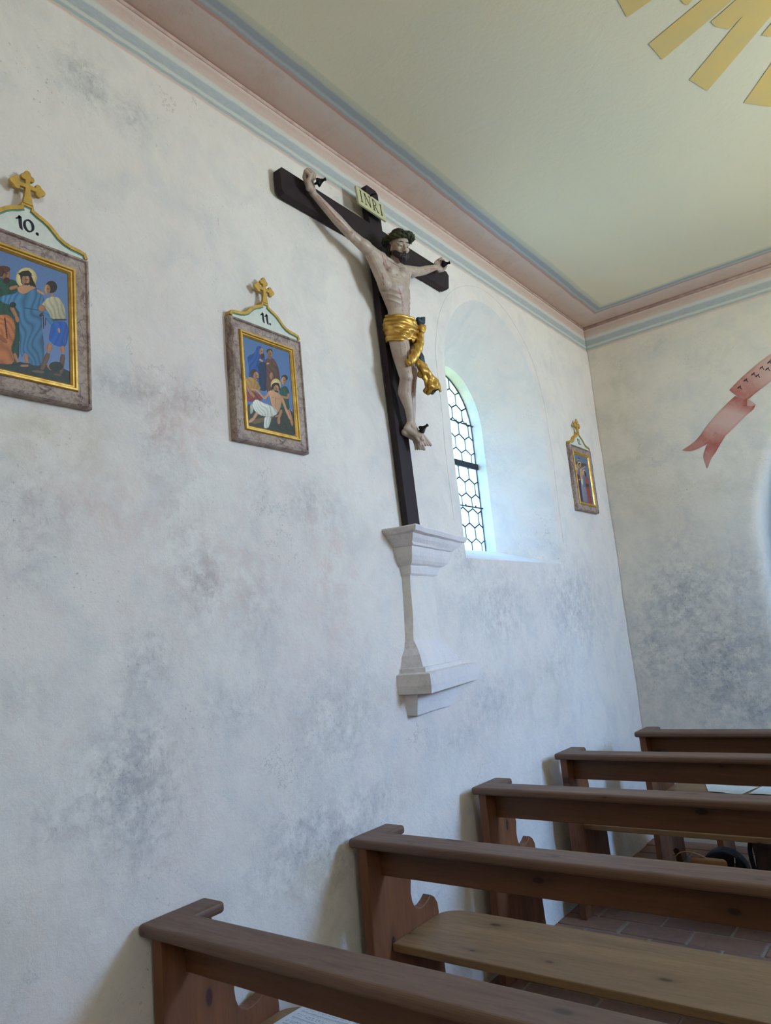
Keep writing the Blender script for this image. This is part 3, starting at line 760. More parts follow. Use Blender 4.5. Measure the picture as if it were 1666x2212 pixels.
# hands closed round the nails
def hand(wr, d, n, s, nail, K=1.3):
    """wrist, direction to the knuckles, palm normal, across the palm (towards the thumb)"""
    d = d.normalized(); n = (n - d * n.dot(d)).normalized(); s = d.cross(n) * (1 if d.cross(n).dot(s) > 0 else -1)
    pc = wr + d * .036 * K
    R3 = Matrix((n, s, d)).transposed()
    add_ball(BODY, pc - n * .002, (.0135 * K, .027 * K, .032 * K), R3, 16, 10)
    add_ball(BODY, wr + d * .022 * K + s * .014 * K + n * .006, (.012 * K, .014 * K, .022 * K), R3, 14, 8)
    cap_(wr, pc, .0155, .019)
    for i, f in enumerate((1.0, 1.06, 1.0, .84)):
        f *= K
        b = wr + d * (.056 + (.003 if i in (1, 2) else 0)) * K + s * (.0215 - .0143 * i) * K
        p1 = b + (d * .015 + n * .012) * f; p2 = p1 + (n * .010 - d * .015) * f; p3 = p2 + (-d * .014 - n * .008) * f
        cap_(b - d * .014, b, .0074 * K, .0076 * K); cap_(b, p1, .0074 * K, .0068 * K); cap_(p1, p2, .0066 * K, .0061 * K); cap_(p2, p3, .0060 * K, .0052 * K)
    t0 = wr + (d * .018 + s * .022) * K; t1 = t0 + (d * .018 + s * .008 + n * .010) * K; t2 = t1 + (d * .012 - s * .006 + n * .012) * K; t3 = t2 + (d * .008 - s * .012 + n * .003) * K
    cap_(t0, t1, .0095 * K, .0080 * K); cap_(t1, t2, .0076 * K, .0068 * K); cap_(t2, t3, .0066 * K, .0055 * K)
    return wr + d * .036 * K
hpL = hand(wrL, Vector((.06, -.45, .80)), Vector((1, .1, 0)), Vector((0, -.5, -1)), None)
hpR = hand(wrR, Vector((.16, .72, .50)), Vector((1, -.2, 0)), Vector((0, .5, -1)), None, 1.15)
# neck and head
hc = P(862, 536, .168)
fw = Vector((math.cos(R(-23)) * math.cos(R(-16)), math.sin(R(-23)) * math.cos(R(-16)), math.sin(R(-16))))
upv = Vector((.10, -.06, 1.0)); upv = (upv - fw * upv.dot(fw)).normalized(); sd = fw.cross(upv)   # sd: towards his right (viewer's left)
HS = .160
HR = Matrix((fw, sd, upv)).transposed()
def hp(f, s_, u): return hc + (fw * f + sd * s_ + upv * u) * (HS / .165)
def hb(f, s_, u, rf, rs, ru): add_ball(BODY, hp(f, s_, u), tuple(r_ * HS / .165 for r_ in (rf, rs, ru)), HR, 20, 12)
def hcap(a, b, r0, r1): add_caps(BODY, hp(*a), hp(*b), r0 * HS / .165, r1 * HS / .165, 12)
hb(-.012, 0, .022, .066, .050, .060)      # cranium
hb(.014, 0, -.016, .042, .040, .060)      # face
hb(.026, 0, -.058, .024, .024, .020)      # chin
hb(.004, 0, -.044, .036, .036, .026)      # jaw
hcap((.052, 0, .012), (.067, 0, -.024), .0052, .0075)   # nose
hb(.058, .007, -.026, .008, .006, .005); hb(.058, -.007, -.026, .008, .006, .005)
for q in (-1, 1):
    hcap((.054, q * .007, .014), (.043, q * .034, .012), .0062, .0055)   # brow
    hb(.036, q * .026, -.014, .014, .013, .012)                         # cheekbone
    hb(.0430, q * .0185, .0045, .0105, .0120, .0078); hb(.0430, q * .0185, -.0060, .0090, .0110, .0040)                    # lids
    hb(-.004, q * .043, -.004, .011, .007, .019)                        # ear
hcap((.053, -.012, -.0425), (.053, .012, -.0425), .0045, .0045); hcap((.051, -.009, -.049), (.051, .009, -.049), .0045, .0045)
cap_(neck - Vector((.01, 0, .03)), hp(-.02, 0, -.045), .036, .032)
cap_(T(.195, 2.705, 3.375), hp(.0, .02, -.05), .012, .012)
# legs
hipA = P(859, 722, .100); knA = P(877, 815, .135); anA = Z2(622, 1165, .092)
hipB = P(884, 730, .088); knB = P(889, 814, .100); anB = Z2(640, 1165, .066)
cap_(hipA, hipA.lerp(knA, .45), .052, .046); cap_(hipA.lerp(knA, .45), knA, .046, .031); ell_(knA + Vector((.006, 0, .002)), (.028, .030, .034))
cap_(hipB, hipB.lerp(knB, .45), .050, .042); cap_(hipB.lerp(knB, .45), knB, .042, .030)
cA = knA.lerp(anA, .32) + Vector((-.012, -.006, 0)); cB = knB.lerp(anB, .32) + Vector((-.012, 0, 0))
cap_(knA, cA, .029, .033); cap_(cA, knA.lerp(anA, .68), .033, .021); cap_(knA.lerp(anA, .68), anA, .021, .0155)
cap_(knB, cB, .028, .031); cap_(cB, knB.lerp(anB, .68), .031, .020); cap_(knB.lerp(anB, .68), anB, .020, .0155)
def foot(an, heel, toe, s, big):
    d = (toe - an).normalized(); n = d.cross(s).normalized()
    if n.x < 0: n = -n
    cap_(an, heel, .018, .017); cap_(heel, an.lerp(toe, .6), .018, .015); cap_(an, an.lerp(toe, .68), .018, .013)
    base_ = an.lerp(toe, .66); L_ = (toe - an).length
    for i in range(5):
        off = s * (.020 - .0105 * i) * (1 if big > 0 else -1)
        r_ = .0088 if i == 0 else .0064 - .0004 * i
        tip = base_ + off * 1.15 + d * L_ * (.33 - .035 * i)
        cap_(base_ + off * .7 - d * L_ * .18, base_ + off + d * L_ * .10, .0105, r_); cap_(base_ + off + d * L_ * .10, tip + n * -.004, r_, r_ * .85)
foot(anA, Z2(592, 1215, .078), Z2(782, 1385, .140), Vector((-.35, -.55, -.35)).normalized(), -1)
foot(anB, Z2(572, 1250, .062), Z2(722, 1425, .090), Vector((-.35, -.55, -.35)).normalized(), -1)
bme = remesh(bmmesh(BODY), .0023, 4, .5)
bco = coords(bme)
bvh = bvhtree.BVHTree.FromPolygons([v.co for v in bme.vertices], [p.vertices for p in bme.polygons])
def hit(px, py):
    d = (CR * (px - 833) + CU * (1106 - py) + CF * FPX).normalized(); h = bvh.ray_cast(CAM, d); return h[0]
blood = np.zeros(len(bco)); dark = np.zeros(len(bco))
def streak(f, pts, w, s=1.0, arr=None):
    H = [hit(*f(x, y)) for x, y in pts]; H = [np.array(h) for h in H if h is not None]
    for a, b in zip(H[:-1], H[1:]):
        ab = b - a; l2 = ab @ ab + 1e-12
        if l2 > .02: continue
        t = np.clip(((bco - a) @ ab) / l2, 0, 1); d = np.linalg.norm(bco - (a + t[:, None] * ab), axis=1)
        T = blood if arr is None else arr
        T[:] = np.maximum(T, s * np.clip(1.6 - d / w, 0, 1))
f1 = lambda x, y: (580 + x / 3.967, 330 + y / 3.967); f2 = lambda x, y: (740 + x / 4.254, 640 + y / 4.254)
for pts, w, s_ in (([(375, 330), (430, 375), (500, 460), (580, 560), (650, 620), (720, 690)], .0028, .8), ([(380, 320), (460, 420), (560, 530)], .002, .7), ([(975, 880), (990, 960), (975, 1040), (990, 1130)], .0028, .75),
                   ([(985, 890), (1020, 970), (1060, 1000)], .002, .6), ([(990, 930), (1050, 1000), (1065, 1075)], .002, .6), ([(960, 1020), (975, 1060)], .004, .3),
                   ([(1120, 1170), (1140, 1230), (1150, 1290), (1155, 1370)], .0042, .9), ([(1130, 1200), (1145, 1260)], .006, .6), ([(1150, 1290), (1165, 1335)], .002, .7),
                   ([(1340, 1000), (1390, 995), (1440, 990)], .002, .7), ([(1350, 1015), (1400, 1005), (1440, 995)], .0018, .6), ([(1060, 770), (1070, 830), (1065, 870)], .006, .55), ([(1080, 790), (1095, 860)], .003, .5)):
    streak(f1, pts, w, s_)
for pts, w, s_ in (([(590, 420), (600, 470), (598, 560)], .0022, .7), ([(575, 430), (577, 490)], .002, .6), ([(605, 690), (610, 760), (605, 880)], .0022, .8), ([(655, 730), (665, 760), (650, 820), (648, 880)], .0045, .75),
                   ([(720, 1240), (725, 1300), (710, 1340)], .0032, .85), ([(740, 1250), (745, 1320), (770, 1370)], .0028, .7), ([(690, 1190), (710, 1240)], .004, .6), ([(600, 1180), (660, 1185)], .004, .2)):
    streak(f2, pts, w, s_)
streak(f1, [(1100, 1045), (1106, 1047)], .0045, 1.0, dark); streak(f1, [(1205, 1085), (1209, 1087)], .004, .8, dark)
# lips
for v_ in [hp(.058, 0, -.0455)]:
    a = np.array(v_); d = np.linalg.norm((bco - a) * 1.0, axis=1); blood = np.maximum(blood, .35 * np.clip(1.5 - d / .009, 0, 1))
vset(bme, 'blood', blood); vset(bme, 'dark', dark)
def skin():
    n = NT('painted_flesh'); v = n.coord(); a = n.noise(v, 14, 4, .6); b = n.noise(v, 60, 3, .6)
    c = n.mix(n.mask(a, .35, .68), hx(186, 168, 150), hx(166, 144, 128)); c = n.mix(n.math('MULTIPLY', n.mask(b, .5, .75), .25), c, hx(140, 116, 100))
    bl = n.math('MULTIPLY', n.mask(n.attr('blood'), .1, .55), n.mask(n.noise(v, 90, 4, .7), .35, .56))
    c = n.mix(n.math('MULTIPLY', bl, .68), c, hx(146, 40, 30)); c = n.mix(n.math('MULTIPLY', n.attr('dark'), .6), c, hx(128, 86, 68))
    n.set(c, .42, spec=.45); n.bump(b, .05, .002); return n.m
M_SKIN = skin()
body = clink('carved_figure', bme, M_SKIN, smooth=True, label='carved thin bearded man with arms spread, head bowed and feet crossed')
def sub(name, me, mat, smooth=True, label=None): return clink(name, me, mat, body, smooth, label)
# eyes, brows
bm = bmesh.new()
for q in (-1, 1):
    b_ = bmesh.new()
    add_ball(b_, hp(.0445, q * .0185, -.0020), (.0085, .0100, .0052), HR, 14, 9); sub('eye', bmmesh(b_), simple('eye_white', hx(170, 160, 145), .3, var=.02) if q < 0 else bpy.data.materials['eye_white'])
    b_ = bmesh.new(); add_ball(b_, hp(.0512, q * .0180, -.0036), (.0028, .0042, .0036), HR, 10, 7); sub('iris', bmmesh(b_), simple('dark_iris', hx(40, 30, 24), .25, var=.02) if q < 0 else bpy.data.materials['dark_iris'])
    b_ = bmesh.new(); add_tube(b_, [hp(.059, q * .008, .0155), hp(.0560, q * .020, .0170), hp(.046, q * .035, .0130)], [.0022, .0026, .0014], 6); sub('eyebrow', bmmesh(b_), simple('dark_hair_paint', hx(44, 34, 28), .5) if q < 0 else bpy.data.materials['dark_hair_paint'])
# beard and hair
def noisy(me, amp, sc):
    for v in me.vertices:
        k = noise.noise(v.co * sc); k2 = noise.noise(Vector((v.co.x * sc * 2, v.co.y * sc * 2, v.co.z * sc * .6)))
        v.co += v.normal * (k * amp + k2 * amp)
    return me
def hair_mat():
    n = NT('dark_carved_hair'); v = n.coord((1, 1, .35)); a = n.noise(v, 120, 3, .6, .5)
    n.set(n.mix(n.mask(a, .3, .7), hx(30, 24, 22), hx(58, 46, 40)), .5, spec=.35); n.bump(a, .5, .004); return n.m
M_HAIR = hair_mat()
HB = bmesh.new(); k_ = HS / .165
def hbb(bm_, f, s_, u, rf, rs, ru): add_ball(bm_, hp(f, s_, u), (rf * k_, rs * k_, ru * k_), HR, 14, 9)
for a in np.linspace(-1.25, 1.25, 13):
    hbb(HB, .046 * math.cos(a * .9) + .004, .038 * math.sin(a), -.058 + .018 * abs(a), .012, .011, .015)
    hbb(HB, .034 * math.cos(a * .9) + .006, .032 * math.sin(a), -.067 + .022 * abs(a), .012, .012, .011)
hbb(HB, .040, .007, -.070, .012, .011, .011); hbb(HB, .040, -.007, -.070, .012, .011, .011)
for q in (-1, 1):
    for t_ in np.linspace(0, 1, 5): hbb(HB, .0585 - .016 * t_, q * (.005 + .022 * t_), -.0365 - .012 * t_, .005, .006, .0045)
sub('beard', noisy(remesh(bmmesh(HB), .0028, 2), .0022, 110), M_HAIR, label='dark curly beard')
HB = bmesh.new()
hbb(HB, -.012, 0, .046, .060, .050, .054)
for q in (-1, 1):
    for (f, u, s_) in ((-.018, .0, .050), (-.024, -.02, .050), (-.028, -.042, .048), (-.026, -.064, .046), (-.02, -.086, .044), (-.012, -.104, .042)):
        if q > 0 or u > -.03: hbb(HB, f, q * s_, u, .020 - abs(u) * .05, .013, .018)
for u in (-.01, -.04, -.07, -.095): hbb(HB, -.05, 0, u, .026, .04, .03)
hm = remesh(bmmesh(HB), .0034, 2)
sub('hair', noisy(hm, .003, 70), M_HAIR, label='long dark hair behind the ears')
# crown: three twisted branches
def crown_mat():
    n = NT('dark_olive_twist'); v = n.coord(); a = n.noise(v, 45, 4, .65, .4)
    n.set(n.mix(n.mask(a, .35, .65), hx(34, 36, 26), hx(78, 76, 48)), .6, spec=.3); n.bump(a, .6, .005); return n.m
M_CRN = crown_mat()
bm = bmesh.new()
for k in range(4):
    pts = []
    for i in range(73):
        t_ = 2 * PI * i / 72; ph = t_ * 4 + k * PI / 2 + .5 * math.sin(3 * t_ + k)
        rr = 1 + .15 * math.cos(ph)
        pts.append(hp(-.010 + .074 * rr * math.cos(t_), .064 * rr * math.sin(t_), .042 + .0085 * math.sin(ph) + .013 * math.cos(t_) - .005 * math.sin(t_)))
    add_tube(bm, pts, [.0092 * k_ * (1 + .22 * math.sin(i * 1.9 + k)) for i in range(73)], 8, caps=False)
for i in range(20):
    t_ = 2 * PI * i / 20 + .2; c0 = hp(-.01 + .080 * math.cos(t_), .070 * math.sin(t_), .042 + .013 * math.cos(t_)); c1 = hp(-.01 + .097 * math.cos(t_ + .1), .086 * math.sin(t_ + .1), .046 + .013 * math.cos(t_) + .01 * math.sin(i * 3))
    add_tube(bm, [c0, c1], [.004, .0008], 5)
sub('crown', bmmesh(bm), M_CRN, label='twisted dark olive crown of branches')
# nails with flared heads
def nail(p, d, parent, s=1.0, tw=0):
    d = d.normalized(); u_ = Vector((0, 0, 1)); u_ = (u_ - d * u_.dot(d)).normalized(); w_ = d.cross(u_); b_ = bmesh.new()
    prof = [(-.010, .005), (.0, .006), (.004, .021), (.012, .020), (.024, .010), (.036, .0055), (.045, .0085), (.047, .003)]
    rings = []
    for (h, r_) in prof:
        rings.append([b_.verts.new(p + d * h * s + (u_ * math.cos(PI / 2 * j + tw) + w_ * math.sin(PI / 2 * j + tw)) * r_ * s) for j in range(4)])
    for i in range(len(rings) - 1):
        for j in range(4): b_.faces.new((rings[i][j], rings[i][(j + 1) % 4], rings[i + 1][(j + 1) % 4], rings[i + 1][j]))
    b_.faces.new(rings[0][::-1]); b_.faces.new(rings[-1])
    return clink('nail', bmmesh(b_), M_NAIL)
nail(hpL + Vector((.030, .012, -.010)), Vector((.9, .35, .18)), crx, 1.0, .3)
nail(hpR + Vector((.020, .004, -.002)), Vector((.9, .45, .10)), crx, 1.0, .5)
nail(Z2(714, 1236, .128), Vector((.75, .45, .55)), crx, 1.05, .6)

# loincloth: gilded, folds running to the knot
def gold():
    n = NT('gilding'); v = n.coord(); a = n.noise(v, 26, 4, .6); b = n.noise(v, 120, 3, .6)
    n.set(n.mix(n.mask(a, .3, .7), hx(216, 176, 92), hx(184, 138, 60)), n.mask(a, -.6, 2.0), .72, .5)
    n.bump(b, .12, .002); return n.m
M_GOLD = gold()
M_TEAL = simple('dark_teal_lining', hx(40, 62, 74), .5, spec=.4, var=.2)
knot = P(908, 712, .160)
nT, nZ = 168, 64; vs = []; fs = []
def top_z(t): return 3.118 + .018 * math.cos(t - 2.9) - .004 * math.sin(3 * t)
def bot_z(t):
    # lower on his right, curling up before the thighs part
    return 2.962 + .030 * (.5 - .5 * math.cos(t)) + .022 * max(0, math.cos(t - 0.35)) * math.sin(2.2 * t + .4)
for j in range(nZ + 1):
    q = j / nZ
    for i in range(nT):
        t = 2 * PI * i / nT        # 0: front (+x), PI/2: +y (towards the knot), -PI/2: viewer's left
        zt, zb = top_z(t), bot_z(t); z = zt + (zb - zt) * q
        rx = .064 + .010 * math.sin(PI * q); ry = .083 + .006 * math.sin(PI * q)
        cx = .147; cy = 2.760 - .010 * q
        # knot pulls the cloth outwards near it
        a_k = 1.05
        da = math.atan2(math.sin(t - a_k), math.cos(t - a_k)); dz = (z + .052 - knot.z)
        ang = math.atan2(dz, abs(da) * .085 + .002)
        dist = math.hypot(dz, da * .085)
        amp = .0080 * min(1, dist / .035)
        f_ = amp * (math.cos(ang * 15 + 1.3 * math.sin(dist * 40)) * .8 + .35 * math.sin(z * 260 + t * 3)) + .010 * math.exp(-(dist / .03) ** 2)
        back = .5 - .5 * math.cos(t); f_ *= (1 - .6 * back * back)
        e_ = 1.0
        if j in (0, nZ): e_ = .93
        x = cx + (rx + f_) * math.cos(t) * e_ * (1 if math.cos(t) > 0 else .95); y = cy + (ry + f_) * math.sin(t) * e_
        vs.append((x - .050, y + .088, z + .052))
for j in range(nZ):
    for i in range(nT): fs.append((j * nT + i, j * nT + (i + 1) % nT, (j + 1) * nT + (i + 1) % nT, (j + 1) * nT + i))
lc = sub('loincloth', fixn(pymesh(vs, fs)), M_GOLD, label='gilded loincloth gathered in folds to a side knot')
md = lc.modifiers.new('s', 'SOLIDIFY'); md.thickness = .005; md.offset = 1
# knot
bm = bmesh.new()
for k in range(9):
    a = k * .75; pts = [knot + Vector((.004 + .012 * math.sin(u_ * PI), (.018 * math.cos(a) * math.sin(u_ * PI * .9)), .030 * (u_ - .5) + .014 * math.sin(a + u_ * 2))) for u_ in np.linspace(0, 1, 8)]
    add_tube(bm, pts, [.004, .0075, .009, .0095, .009, .008, .0065, .003], 8)
add_ball(bm, knot + Vector((.004, .0, 0)), (.022, .022, .028), seg=12, ring=8)
sub('knot', bmmesh(bm), M_GOLD)
# twisted hanging loop
pts = catmull([P(907, 722, .165), P(906, 738, .172), P(901, 755, .178), P(893, 770, .180), P(885, 783, .178), P(881, 789, .172)], 14)
n_ = len(pts); vs = []; fs = []; up = Vector((1, 0, 0)); SG = 40
for i, p in enumerate(pts):
    d = (pts[min(i + 1, n_ - 1)] - pts[max(i - 1, 0)]).normalized(); a = (up - d * up.dot(d)).normalized(); b = d.cross(a); up = a
    q = i / (n_ - 1); rad = .0165 + .006 * math.sin(PI * min(1, q * 1.1)) if q < .9 else .0165 * (1 - (q - .9) * 8)
    for j in range(SG):
        t = 2 * PI * j / SG; r_ = rad * (1 + .20 * math.cos(3 * (t + q * 13)))
        vs.append(p + (a * math.cos(t) + b * math.sin(t)) * r_)
for i in range(n_ - 1):
    for j in range(SG): fs.append((i * SG + j, i * SG + (j + 1) % SG, (i + 1) * SG + (j + 1) % SG, (i + 1) * SG + j))
fs.append(tuple(range(SG))); fs.append(tuple((n_ - 1) * SG + j for j in range(SG)))
sub('twisted_fold', fixn(pymesh(vs, fs)), M_GOLD)
# flying end of the cloth: a crumpled flared tube, teal inside
pts = catmull([P(902, 775, .165), P(908, 788, .172), P(917, 803, .18), P(925, 816, .186), P(933, 832, .19), P(937, 846, .19)], 10)
n_ = len(pts); up = Vector((1, 0, 0)); vsO = []; SG = 48
rads = [.005, .017, .034, .026, .042, .046]
for i, p in enumerate(pts):
    d = (pts[min(i + 1, n_ - 1)] - pts[max(i - 1, 0)]).normalized(); a = (up - d * up.dot(d)).normalized(); b = d.cross(a); up = a
    q = i / (n_ - 1) * 5; k = min(int(q), 4); rad = rads[k] + (rads[k + 1] - rads[k]) * (q - k)
    for j in range(SG):
        t = 2 * PI * j / SG
        w = p + (a * math.cos(t) * .75 + b * math.sin(t)) * rad
        cr = .26 * math.cos(3 * t + q * 2.2) + .16 * math.cos(5 * t - q * 3.1) + .42 * noise.noise(w * 42)
        w = p + (a * math.cos(t) * .75 + b * math.sin(t)) * rad * (1 + cr * (1 - .1 * q))
        if i == n_ - 1: w += d * .012 * math.cos(3 * t + 1)
        vsO.append(w)
fs = [(i * SG + j, i * SG + (j + 1) % SG, (i + 1) * SG + (j + 1) % SG, (i + 1) * SG + j) for i in range(n_ - 1) for j in range(SG)]
me = fixn(pymesh(vsO, fs)); fl = sub('flying_end', me, M_GOLD, label='crumpled gilded end of the loincloth')
md = fl.modifiers.new('s', 'SOLIDIFY'); md.thickness = .003; md.offset = 1
me = fixn(pymesh([Vector(v) for v in vsO], fs)); i0 = (n_ - 1) * SG
bm = bmesh.new(); bm.from_mesh(me)
cen = [pts[min(i // SG, n_ - 1)] for i in range(len(vsO))]
for i, v in enumerate(bm.verts): v.co = v.co.lerp(cen[i], .10)
for i in range(i0, i0 + SG): pass
bm.verts.ensure_lookup_table()
cv = bm.verts.new(pts[-6])
for j in range(SG):
    try: bm.faces.new((bm.verts[(n_ - 3) * SG + j], bm.verts[(n_ - 3) * SG + (j + 1) % SG], cv))
    except Exception: pass
sub('lining', bmmesh(bm), M_TEAL, label='dark teal lining of the cloth end')
bm = bmesh.new()
for k in range(5):
    o_ = (k - 2) * .006
    add_tube(bm, [P(905, 755, .14) + Vector((0, o_ * .6, 0)), P(909, 770, .15) + Vector((.004, o_, 0)), P(914, 790, .16) + Vector((0, o_ * 1.3, 0))], [.005, .008, .005], 8)
sub('lining', bmmesh(bm), M_TEAL)
bm = bmesh.new()
for k in range(4):
    o_ = (k - 1.5) * .012
    add_tube(bm, [knot + Vector((-.01, .004, .02)), P(909, 694, .17) + Vector((0, o_, .0)), P(909 + (k - 1.5) * 5, 686, .17)], [.007, .0135, .006], 8)
sub('lining', noisy(bmmesh(bm), .002, 60), M_TEAL)
# ---------------------------------------------------------------- painting on a fine grid: colours per vertex
class Paint:
    def __init__(s, y0, y1, z0, z1, X, n=130):
        s.X = X; s.nu = n; s.nw = int(n * (z1 - z0) / (y1 - y0))
        s.u = np.linspace(y0, y1, s.nu); s.w = np.linspace(z0, z1, s.nw)
        s.U, s.V = np.meshgrid(s.u, s.w); s.c = np.zeros(s.U.shape + (3,)); s.f = None
        rng = np.random.RandomState(3); s.n1 = rng.rand(*s.U.shape)
        for _ in range(3):
            s.n1 = (s.n1 + np.roll(s.n1, 1, 0) + np.roll(s.n1, 1, 1) + np.roll(s.n1, -1, 0)) / 4
        s.n1 = (s.n1 - .5) * 2
    def tr(s, pts):
        out = []
        for p in pts:
            q = at(*s.f(*p), 0, s.X); out.append((q.y, q.z))
        return out
    def put(s, M, col, folds=0, ang=0, fr=300, soft=.06, plain=False):
        c = np.array(srgb(*[k / 255 for k in col])[:3])
        if not M.any(): return
        k = 1 + s.n1 * soft * 2
        um, ux = s.U[M].min(), s.U[M].max(); vm, vx = s.V[M].min(), s.V[M].max()
        if (ux - um) > .012 and not plain:
            k = k * (1.18 - .34 * (s.U - um) / (ux - um)) * (.88 + .2 * (s.V - vm) / (vx - vm + 1e-6))
            I = M.copy()
            for q in range(1, 3):
                for ax_ in (0, 1): I &= np.roll(M, q, ax_) & np.roll(M, -q, ax_)
            k = np.where(M & ~I, k * .62, k)
        if folds:
            ph = (s.U * math.cos(ang) + s.V * math.sin(ang)) * fr
            k = k * (1 + folds * (np.abs(np.sin(ph / 2 + 1.8 * np.sin(s.U * 35 + s.V * 18 + 1) + 1.5 * np.sin(-s.U * 23 + s.V * 47) + .8 * np.sin(s.U * 90 - s.V * 70))) * 1.7 - 1.05))
        s.c[M] = (c[None, None, :] * k[..., None])[M]
    def poly(s, pts, col, **kw):
        if s.f: pts = s.tr(pts)
        # rounded outline
        n = len(pts); q = []
        for i in range(n):
            a, b = pts[i], pts[(i + 1) % n]; q += [(a[0] * .8 + b[0] * .2, a[1] * .8 + b[1] * .2), (a[0] * .2 + b[0] * .8, a[1] * .2 + b[1] * .8)]
        pts = q; n = len(pts)
        M = np.zeros(s.U.shape, bool)
        for i in range(n):
            (x0, y0), (x1, y1) = pts[i], pts[(i + 1) % n]
            if y0 == y1: continue
            cnd = ((y0 > s.V) != (y1 > s.V)) & (s.U < (x1 - x0) * (s.V - y0) / (y1 - y0) + x0); M ^= cnd
        s.put(M, col, **kw)
    def ell(s, x, y, rx, ry, col, **kw):
        n = 14; pts = [(x + rx * math.cos(2 * PI * i / n), y + ry * math.sin(2 * PI * i / n)) for i in range(n)]
        s.poly(pts, col, **kw)
    def line(s, pts, w, col, **kw):
        for a, b in zip(pts[:-1], pts[1:]):
            dx, dy = b[0] - a[0], b[1] - a[1]; l = math.hypot(dx, dy) or 1; nx, ny = -dy / l * w / 2, dx / l * w / 2
            s.poly([(a[0] + nx, a[1] + ny), (b[0] + nx * .8, b[1] + ny * .8), (b[0] - nx * .8, b[1] - ny * .8), (a[0] - nx, a[1] - ny)], tuple(int(c * .92) for c in col), plain=True, **kw)
            s.poly([(a[0] + nx * .4, a[1] + ny * .4), (b[0] + nx * .3, b[1] + ny * .3), (b[0] - nx * .55, b[1] - ny * .55), (a[0] - nx * .6, a[1] - ny * .6)], tuple(min(255, int(c * 1.06)) for c in col), plain=True)
        for p in pts[1:-1]: s.ell(p[0], p[1], w * .40, w * .40, tuple(min(255, int(c * 1.02)) for c in col), plain=True)
    def sky(s, top, bot):
        t = ((s.V - s.w[0]) / (s.w[-1] - s.w[0]))[..., None]
        a = np.array(srgb(*[k / 255 for k in top])[:3]); b = np.array(srgb(*[k / 255 for k in bot])[:3])
        s.c[:] = (b + (a - b) * t) * (1 + s.n1[..., None] * .10)
    def mesh(s, th=.004):
        vs = np.stack([np.full(s.U.size, s.X), s.U.ravel(), s.V.ravel()], 1)
        i = np.arange(s.nw - 1)[:, None] * s.nu + np.arange(s.nu - 1)[None, :]; i = i.ravel()
        fs = np.stack([i, i + 1, i + s.nu + 1, i + s.nu], 1)
        me = pymesh(vs.tolist(), fs.tolist())
        a = me.color_attributes.new('paint', 'FLOAT_COLOR', 'POINT')
        d = np.ones((s.U.size, 4), dtype=np.float32); d[:, :3] = s.c.reshape(-1, 3); a.data.foreach_set('color', d.ravel())
        return me
def paint_mat(name, rough=.45):
    n = NT(name); at_ = n.n('Attribute'); at_.attribute_name = 'paint'; v = n.coord(); nz = n.noise(v, 140, 3, .6)
    n.set(n.mix(n.math('MULTIPLY', n.mask(nz, .3, .7), .18), at_.outputs[0], (.12, .10, .08, 1)), rough, spec=.35); n.bump(nz, .08, .002); return n.m
M_PAINT = paint_mat('oil_painting')
SK = (190, 138, 98); SK2 = (168, 116, 80); HRc = (46, 30, 22)
def face(p, x, y, rx, ry, col=SK, side=1):
    p.ell(x, y, rx, ry, col); p.ell(x - side * rx * .35, y, rx * .55, ry * .9, tuple(int(c * .82) for c in col))
    p.line([(x - rx * .1, y - ry * .15), (x + rx * .6, y - ry * .05)], ry * .14, (60, 36, 26)); p.line([(x + rx * .2, y - ry * .1), (x + rx * .28, y + ry * .3)], rx * .16, tuple(int(c * .75) for c in col))
    p.line([(x + rx * .0, y + ry * .52), (x + rx * .45, y + ry * .56)], ry * .1, (110, 52, 42))

# ---------------------------------------------------------------- framed stations
def frame_mat():
    n = NT('marbled_frame_paint'); v = n.coord(); a = n.noise(v, 9, 6, .65, 1.2); b = n.noise(v, 70, 4, .7)
    w = n.n('TexVoronoi', feature='DISTANCE_TO_EDGE'); n.lk(n.mix(.12, v, n.n('TexNoise').outputs[1]), w.inputs[0]); w.inputs['Scale'].default_value = 9
    c = n.ramp(a, [(0, hx(104, 78, 74)), (.40, hx(128, 102, 94)), (.50, hx(166, 146, 130)), (1, hx(186, 168, 150))])
    c = n.mix(n.math('MULTIPLY', n.mask(b, .45, .62), .4), c, hx(88, 66, 64))
    c = n.mix(n.math('MULTIPLY', n.math('SUBTRACT', 1.0, n.mask(w.outputs[0], 0, .018)), .75), c, hx(58, 34, 34))
    n.set(c, .5, spec=.35); n.bump(b, .15, .003); return n.m
M_FRAME = frame_mat()
M_PALE = simple('pale_green_paint', hx(210, 212, 196), .65, var=.05, scale=25)
M_GREEN = simple('sea_green_line', hx(96, 146, 128), .6, var=.12, scale=40)
M_GOLD2 = M_GOLD.copy(); M_GOLD2.name = 'gilt_moulding'
M_OCHRE = simple('gold_paint', hx(206, 164, 74), .5, .2, var=.14, scale=30)
M_INK = simple('ink_black', hx(30, 30, 36), .6)
def ring_frame(prof, hw, z0, z1):
    """picture moulding: prof = [(inset from the outer edge, x)], four mitred sides"""
    vs = []; fs = []; n = len(prof)
    for (s_, x) in prof:
        vs += [(x, -hw + s_, z0 + s_), (x, hw - s_, z0 + s_), (x, hw - s_, z1 - s_), (x, -hw + s_, z1 - s_)]
    for i in range(n):
        a, b = i * 4, ((i + 1) % n) * 4
        for j in range(4): fs.append((a + j, a + (j + 1) % 4, b + (j + 1) % 4, b + j))
    return fixn(pymesh(vs, fs))
half = [(.192, .004), (.185, .021), (.165, .026), (.135, .029), (.118, .034), (.100, .044), (.086, .058), (.070, .072), (.052, .083), (.034, .090), (.020, .097), (.0165, .112)]
